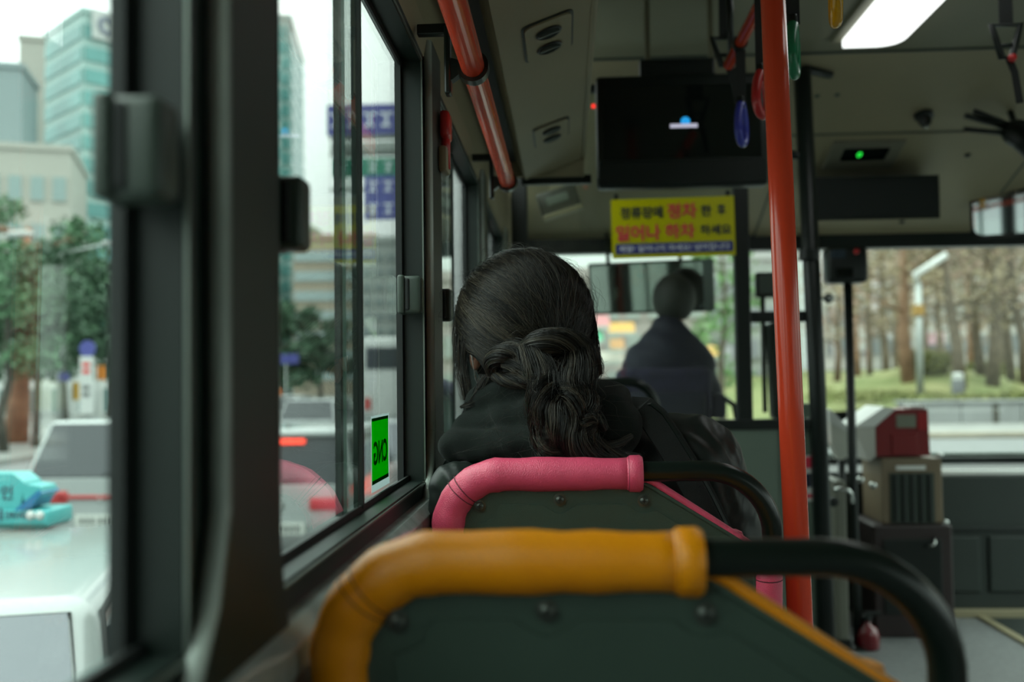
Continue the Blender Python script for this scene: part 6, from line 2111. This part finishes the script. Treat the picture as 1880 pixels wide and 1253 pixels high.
# grass bank
GRASS = principled('spring_grass', (0.20, 0.27, 0.05), 0.9, var=(0.5, 0.35, (0.33, 0.32, 0.13)), bump=(6, 0.6))
BANK = principled('bank_soil_grass', (0.24, 0.25, 0.08), 0.9, var=(0.35, 0.4, (0.36, 0.30, 0.14)), bump=(5, 0.6))
gx0 = at(1560, 692, Y=39).x
nx, ny = 50, 36
V, F = [], []
for j in range(ny + 1):
    for i in range(nx + 1):
        x = gx0 - 6 + i * 44 / nx
        y = 38.4 + j * 40 / ny
        bump_ = 1.2 * math.exp(-((x - at(1705, 692, Y=48).x) / 3.4) ** 2 - ((y - 48) / 4.5) ** 2)
        z = zt0 - 0.12 + 0.035 * (y - 38.4) + bump_ + 0.07 * math.sin(x * 1.3 + y) + 0.05 * math.sin(y * 2.1 - x * 0.6) - max(0, (wx0 - x)) * 0.10 * (1 if y < 46 else 0.6)
        V.append((x, y, z))
for j in range(ny):
    for i in range(nx):
        a = j * (nx + 1) + i
        F.append((a, a + 1, a + nx + 2, a + nx + 1))
o = part('grass_bank', np_mesh('grass_bank', V, F, GRASS), None, None)
o['kind'] = 'structure'
V, F = leaf_cloud([(at(px_, 692, Y=y_).x, y_, zt0 + 0.0 + 0.035 * (y_ - 38.4), 2.2) for px_ in range(1560, 1900, 14) for y_ in (41, 44, 48)], 7000, 0.12, 0.06)
o = part('grass', np_mesh('grass', V, F, GRASS, smooth=False), None, None)
o['kind'] = 'stuff'
o['label'] = 'bright green grass on the bank behind the wall'
o['category'] = 'grass'


def bank_z(px, Y):
    x = at(px, 692, Y=Y).x
    return zt0 - 0.12 + 0.035 * (Y - 38.4) + 1.2 * math.exp(-((x - at(1705, 692, Y=48).x) / 3.4) ** 2 - ((Y - 48) / 4.5) ** 2) - max(0, (wx0 - x)) * 0.10 * (1 if Y < 46 else 0.6)


BUD = principled('bare_bud_twigs', (0.42, 0.32, 0.20), 0.9, var=(0.4, 0.3, (0.50, 0.42, 0.26)))
BUDP = principled('reddish_twigs', (0.52, 0.36, 0.28), 0.9, var=(0.4, 0.25))
TRUNKO = principled('orange_brown_bark', (0.36, 0.21, 0.13), 0.85, var=(1.5, 0.3))
park = [(1597, 52, 7.5, 0.16, 0.00, TRUNKB, BUD, 'slim bare tree right of the thin black stanchion'),
        (1628, 56, 9.0, 0.22, -0.03, TRUNKB, BUDP, 'grey-brown bare tree left of the orange-brown one'),
        (1668, 45, 11.0, 0.27, -0.01, TRUNKO, BUD, 'tall orange-brown tree trunk in the park'),
        (1762, 43, 9.5, 0.25, -0.10, TRUNKB, BUD, 'leaning dark tree trunk above the park grass'),
        (1803, 46, 9.0, 0.22, -0.05, TRUNKB, BUDP, 'second leaning tree right of the dark leaning trunk'),
        (1822, 44, 10.0, 0.26, 0.03, TRUNKB, BUD, 'straight brown tree near the right picture edge'),
        (1858, 47, 9.5, 0.20, -0.03, TRUNKB, BUD, 'thin brown tree left of the rightmost tree'),
        (1880, 45, 10.0, 0.22, -0.05, TRUNKB, BUDP, 'rightmost tree in the park'),
        (1725, 58, 10.0, 0.2, 0.02, TRUNKB, BUDP, 'thin far tree behind the olive mound'),
        (1782, 62, 11.0, 0.22, 0.0, TRUNKO, BUD, 'far orange trunk between the leaning trees'),
        (1840, 64, 11.0, 0.22, 0.02, TRUNKB, BUDP, 'far tree behind the straight brown one'),
        (1575, 66, 9.0, 0.22, 0.0, TRUNKO, BUDP, 'far reddish tree just right of the terminal'),
        (1647, 70, 10.0, 0.22, 0.02, TRUNKB, BUD, 'far bare tree between the slim and the orange trunks'),
        (1537, 60, 8.0, 0.2, 0.02, TRUNKB, BUDP, 'far bare tree between the two black stanchions'),
        (1700, 74, 11.5, 0.22, -0.02, TRUNKB, BUD, 'furthest bare tree above the olive mound')]
for k, (px, Y, h_, r_, ln, tm, lm, lab) in enumerate(park):
    x = at(px, 692, Y=Y).x
    tree(lab, (x, Y, bank_z(px, Y) - 0.1), h_, r_, tm, lm, lean=ln, crown=(0.25, 1.0), spread=2.3, n=850, leaf=0.13, clumps=12, branches=9, name='park_tree', cloud_seed=20 + k, squash=0.9)
SHR = principled('olive_shrub', (0.26, 0.27, 0.10), 0.9, var=(0.5, 0.35))
for k, (px, Y, w_, mt, lab) in enumerate(((1735, 46, 1.3, SHR, 'olive shrub at the foot of the mound'), (1690, 47, 1.3, BUD, 'tan dry shrub beside the orange-brown trunk'), (1800, 50, 1.2, SHR, 'low olive shrub between the park trees'))):
    x = at(px, 692, Y=Y).x
    z = bank_z(px, Y)
    t = thing('shrub', lab, 'shrub', (x, Y, z))
    for q in range(5):
        a = q * 1.26
        part('stem', tube([(x, Y, z - 0.05), (x + math.cos(a) * 0.5, Y + math.sin(a) * 0.5, z + 0.8)], [0.03, 0.012], 5), TRUNKB, t)
    V, F = leaf_cloud([(x + random.uniform(-1, 1) * w_ * 0.7, Y + random.uniform(-.6, .6), z + 0.45, w_ * 0.55) for q in range(7)], 1200, 0.11, 0.7)
    part('foliage', np_mesh('foliage', V, F, mt, smooth=False), None, t, kind='stuff')
# lamp post with white arm, bollard, kiosk-like building behind
Yl = 40.5
a = at(1688, 668, Y=Yl)
t = thing('park_lamp', 'pale lamp post with a slanting white arm in the park', 'street lamp', (a.x, Yl, bank_z(1688, Yl)))
part('post', tube([(a.x, Yl, bank_z(1688, Yl) - 0.1), tuple(at(1686, 520, Y=Yl))], [0.15, 0.12], 12), GALV, t, smooth=True)
part('arm', tube([tuple(at(1686, 522, Y=Yl)), tuple(at(1680, 505, Y=Yl)), tuple(at(1738, 468, Y=Yl))], 0.13, 10), WHT, t, smooth=True)
part('collar', box(a.x - 0.2, a.x + 0.2, Yl - 0.2, Yl + 0.2, at(1690, 580, Y=Yl).z, at(1690, 560, Y=Yl).z, 0.03), principled('amber_box', (0.5, 0.3, 0.08), 0.5), t)
Yo = 41.0
a = at(1759, 720, Y=Yo)
t = thing('bollard', 'dark grey bollard with a white cap on the grass', 'bollard', (a.x, Yo, bank_z(1759, Yo)))
part('shaft', lathe([(0.24, 0), (0.24, 0.75), (0.20, 0.8)], (a.x, Yo, bank_z(1759, Yo) - 0.05), (0, 0, 1), 16), principled('bollard_grey', (0.16, 0.17, 0.18), 0.5), t, smooth='auto')
part('cap', lathe([(0.22, 0.78), (0.22, 0.98), (0.1, 1.05), (0, 1.05)], (a.x, Yo, bank_z(1759, Yo) - 0.05), (0, 0, 1), 16), WHT, t, smooth='auto')

PINKW = principled('pale_pink_shopfront', (0.62, 0.53, 0.52), 0.6)
px_building('pale shop row far beyond the park trees', 1520, 1900, 520, 95, math.radians(-8), wall=principled('pale_render', (0.62, 0.60, 0.54), 0.7), glassm=principled('shop_dim', (0.24, 0.26, 0.26), 0.3), floors=3, d=10, cols=14, band=0.55, faces=('front',), z0=0.8, name='shop_building')
px_building('tall beige block far beyond the park trees', 1600, 1780, 330, 130, math.radians(5), wall=principled('warm_block', (0.58, 0.52, 0.42), 0.7), glassm=principled('warm_block_glass', (0.34, 0.36, 0.33), 0.3), floors=12, d=15, cols=8, band=0.5, faces=('front',), z0=3)
px_building('brown office block above the right park trees', 1790, 1990, 300, 120, math.radians(-5), wall=principled('brown_block', (0.45, 0.37, 0.28), 0.7), glassm=principled('brown_block_glass', (0.30, 0.32, 0.30), 0.3), floors=12, d=15, cols=8, band=0.5, faces=('front',), z0=3)

# ---------------------------------------------------------------- straight ahead of the driver: shopping street
px_building('pale pink shop building straight ahead of the driver', 1030, 1300, 500, 62, math.radians(3), wall=PINKW, glassm=principled('shop_pale', (0.55, 0.58, 0.57), 0.3), floors=3, d=12, cols=7, band=0.6, faces=('front',), z0=1.0, name='shop_building')
px_building('light grey shop building ahead, left of the red pole', 1300, 1470, 470, 70, math.radians(-4), wall=principled('pale_grey_render', (0.60, 0.60, 0.60), 0.7), glassm=principled('shop_lilac', (0.45, 0.44, 0.52), 0.3), floors=4, d=12, cols=5, band=0.6, faces=('front',), z0=1.0, name='shop_building')
px_building('white corner building ahead, left of the driver', 850, 1040, 560, 75, 0.0, wall=WHT, glassm=GLW, floors=3, d=12, cols=5, band=0.5, faces=('front',), z0=1.0, name='shop_building')
tree('young street tree with pale green leaves ahead of the driver', ground(1328, 34), 6.5, 0.14, TRUNKB, principled('young_leaves', (0.22, 0.40, 0.14), 0.8, var=(1, 0.3)), crown=(0.3, 1.0), spread=1.3, n=900, leaf=0.13, cloud_seed=51, name='street_tree', squash=1.0)
cols_ = [((0.80, 0.42, 0.10), 'orange'), ((0.70, 0.25, 0.28), 'rose'), ((0.12, 0.50, 0.30), 'green'), ((0.72, 0.66, 0.60), 'cream'), ((0.60, 0.30, 0.12), 'rust')]
spots = [(1140, 602, 0), (1120, 655, 3), (1132, 632, 4), (1300, 645, 0), (1105, 590, 1), (1093, 617, 2)]
who = ['orange awning just right of the woman’s hair', 'cream awning low beside the driver', 'rust coloured awning left of the driver', 'small orange awning right of the driver', 'rose awning beside the hair', 'green awning touching the hair outline']
for k, ((px, py, ci), lab) in enumerate(zip(spots, who)):
    Y = 58 - k * 0.6
    p = at(px, py, Y=Y)
    w_ = 0.75 if ci in (0, 3) else 0.4
    t = thing('awning', lab.replace('’', "'"), 'awning', (p.x, Y, p.z))
    part('cloth', prism([(Y - 0.9, p.z - 0.30), (Y, p.z + 0.30), (Y, p.z + 0.24), (Y - 0.9, p.z - 0.36)], 'X', p.x - w_, p.x + w_), principled('awning_' + cols_[ci][1], cols_[ci][0], 0.7), t)
    part('valance', box(p.x - w_, p.x + w_, Y - 0.93, Y - 0.89, p.z - 0.5, p.z - 0.3), WHT, t)
    part('bracket', tube([(p.x, Y - 0.85, p.z - 0.33), (p.x, Y + 8.0, p.z - 0.33)], 0.03, 6), GALV, t)

# unseen building added at front right to darken the sky reflected in a pane
for k, (ya, yb, xx, hh, lab) in enumerate(((16.0, 27.0, 17.5, 11.0, 'unseen brown building added to darken a window reflection'),)):
    building(lab, (xx, (ya + yb) / 2), yb - ya, 10, hh, math.radians(-90), principled('blocker_brick', (0.30, 0.24, 0.19), 0.8, var=(0.6, 0.15)), principled('blocker_glass', (0.10, 0.13, 0.13), 0.15), 4, cols=5, faces=('front',))

# shop signs and banners that show as bright patches between the park trees
for k, (px, py, w_, h_, colr, cat, lab) in enumerate(((1612, 545, 26, 60, (0.80, 0.80, 0.90), 'sign', 'tall pale lilac sign between the park trunks'), (1640, 600, 16, 46, (0.78, 0.78, 0.84), 'sign', 'small white sign left of the orange-brown trunk'), (1578, 620, 20, 50, (0.80, 0.80, 0.80), 'banner', 'white banner right of the thin stanchion'), (1596, 672, 12, 60, (0.70, 0.20, 0.18), 'banner', 'red banner low between the far trees'), (1718, 622, 34, 22, (0.80, 0.50, 0.60), 'sign', 'pink sign right of the lamp post'), (1722, 642, 44, 20, (0.16, 0.17, 0.20), 'sign', 'dark sign under the pink one'), (1795, 600, 12, 80, (0.80, 0.78, 0.68), 'banner', 'cream banner behind the leaning trees'), (1850, 640, 12, 70, (0.72, 0.74, 0.84), 'banner', 'lilac banner near the right picture edge'), (1536, 640, 16, 40, (0.75, 0.72, 0.74), 'sign', 'pale sign between the two black stanchions'), (1160, 655, 16, 26, (0.80, 0.62, 0.62), 'sign', 'pale rose sign left of the driver'), (1330, 660, 30, 44, (0.66, 0.62, 0.72), 'sign', 'lilac sign right of the driver'))):
    Y = 80.0 if px > 1500 else 59.0
    a, c = at(px - w_ / 2, py - h_ / 2, Y=Y), at(px + w_ / 2, py + h_ / 2, Y=Y)
    t = thing('street_banner' if cat == 'banner' else 'shop_sign', lab, cat, ((a.x + c.x) / 2, Y, ROAD))
    part('post', tube([((a.x + c.x) / 2, Y + 0.15, ROAD), ((a.x + c.x) / 2, Y + 0.15, a.z)], 0.06, 8), GALV, t, smooth=True)
    part('board', box(a.x, c.x, Y, Y + 0.12, c.z, a.z, 0.03), principled('board_colour', colr, 0.6), t)
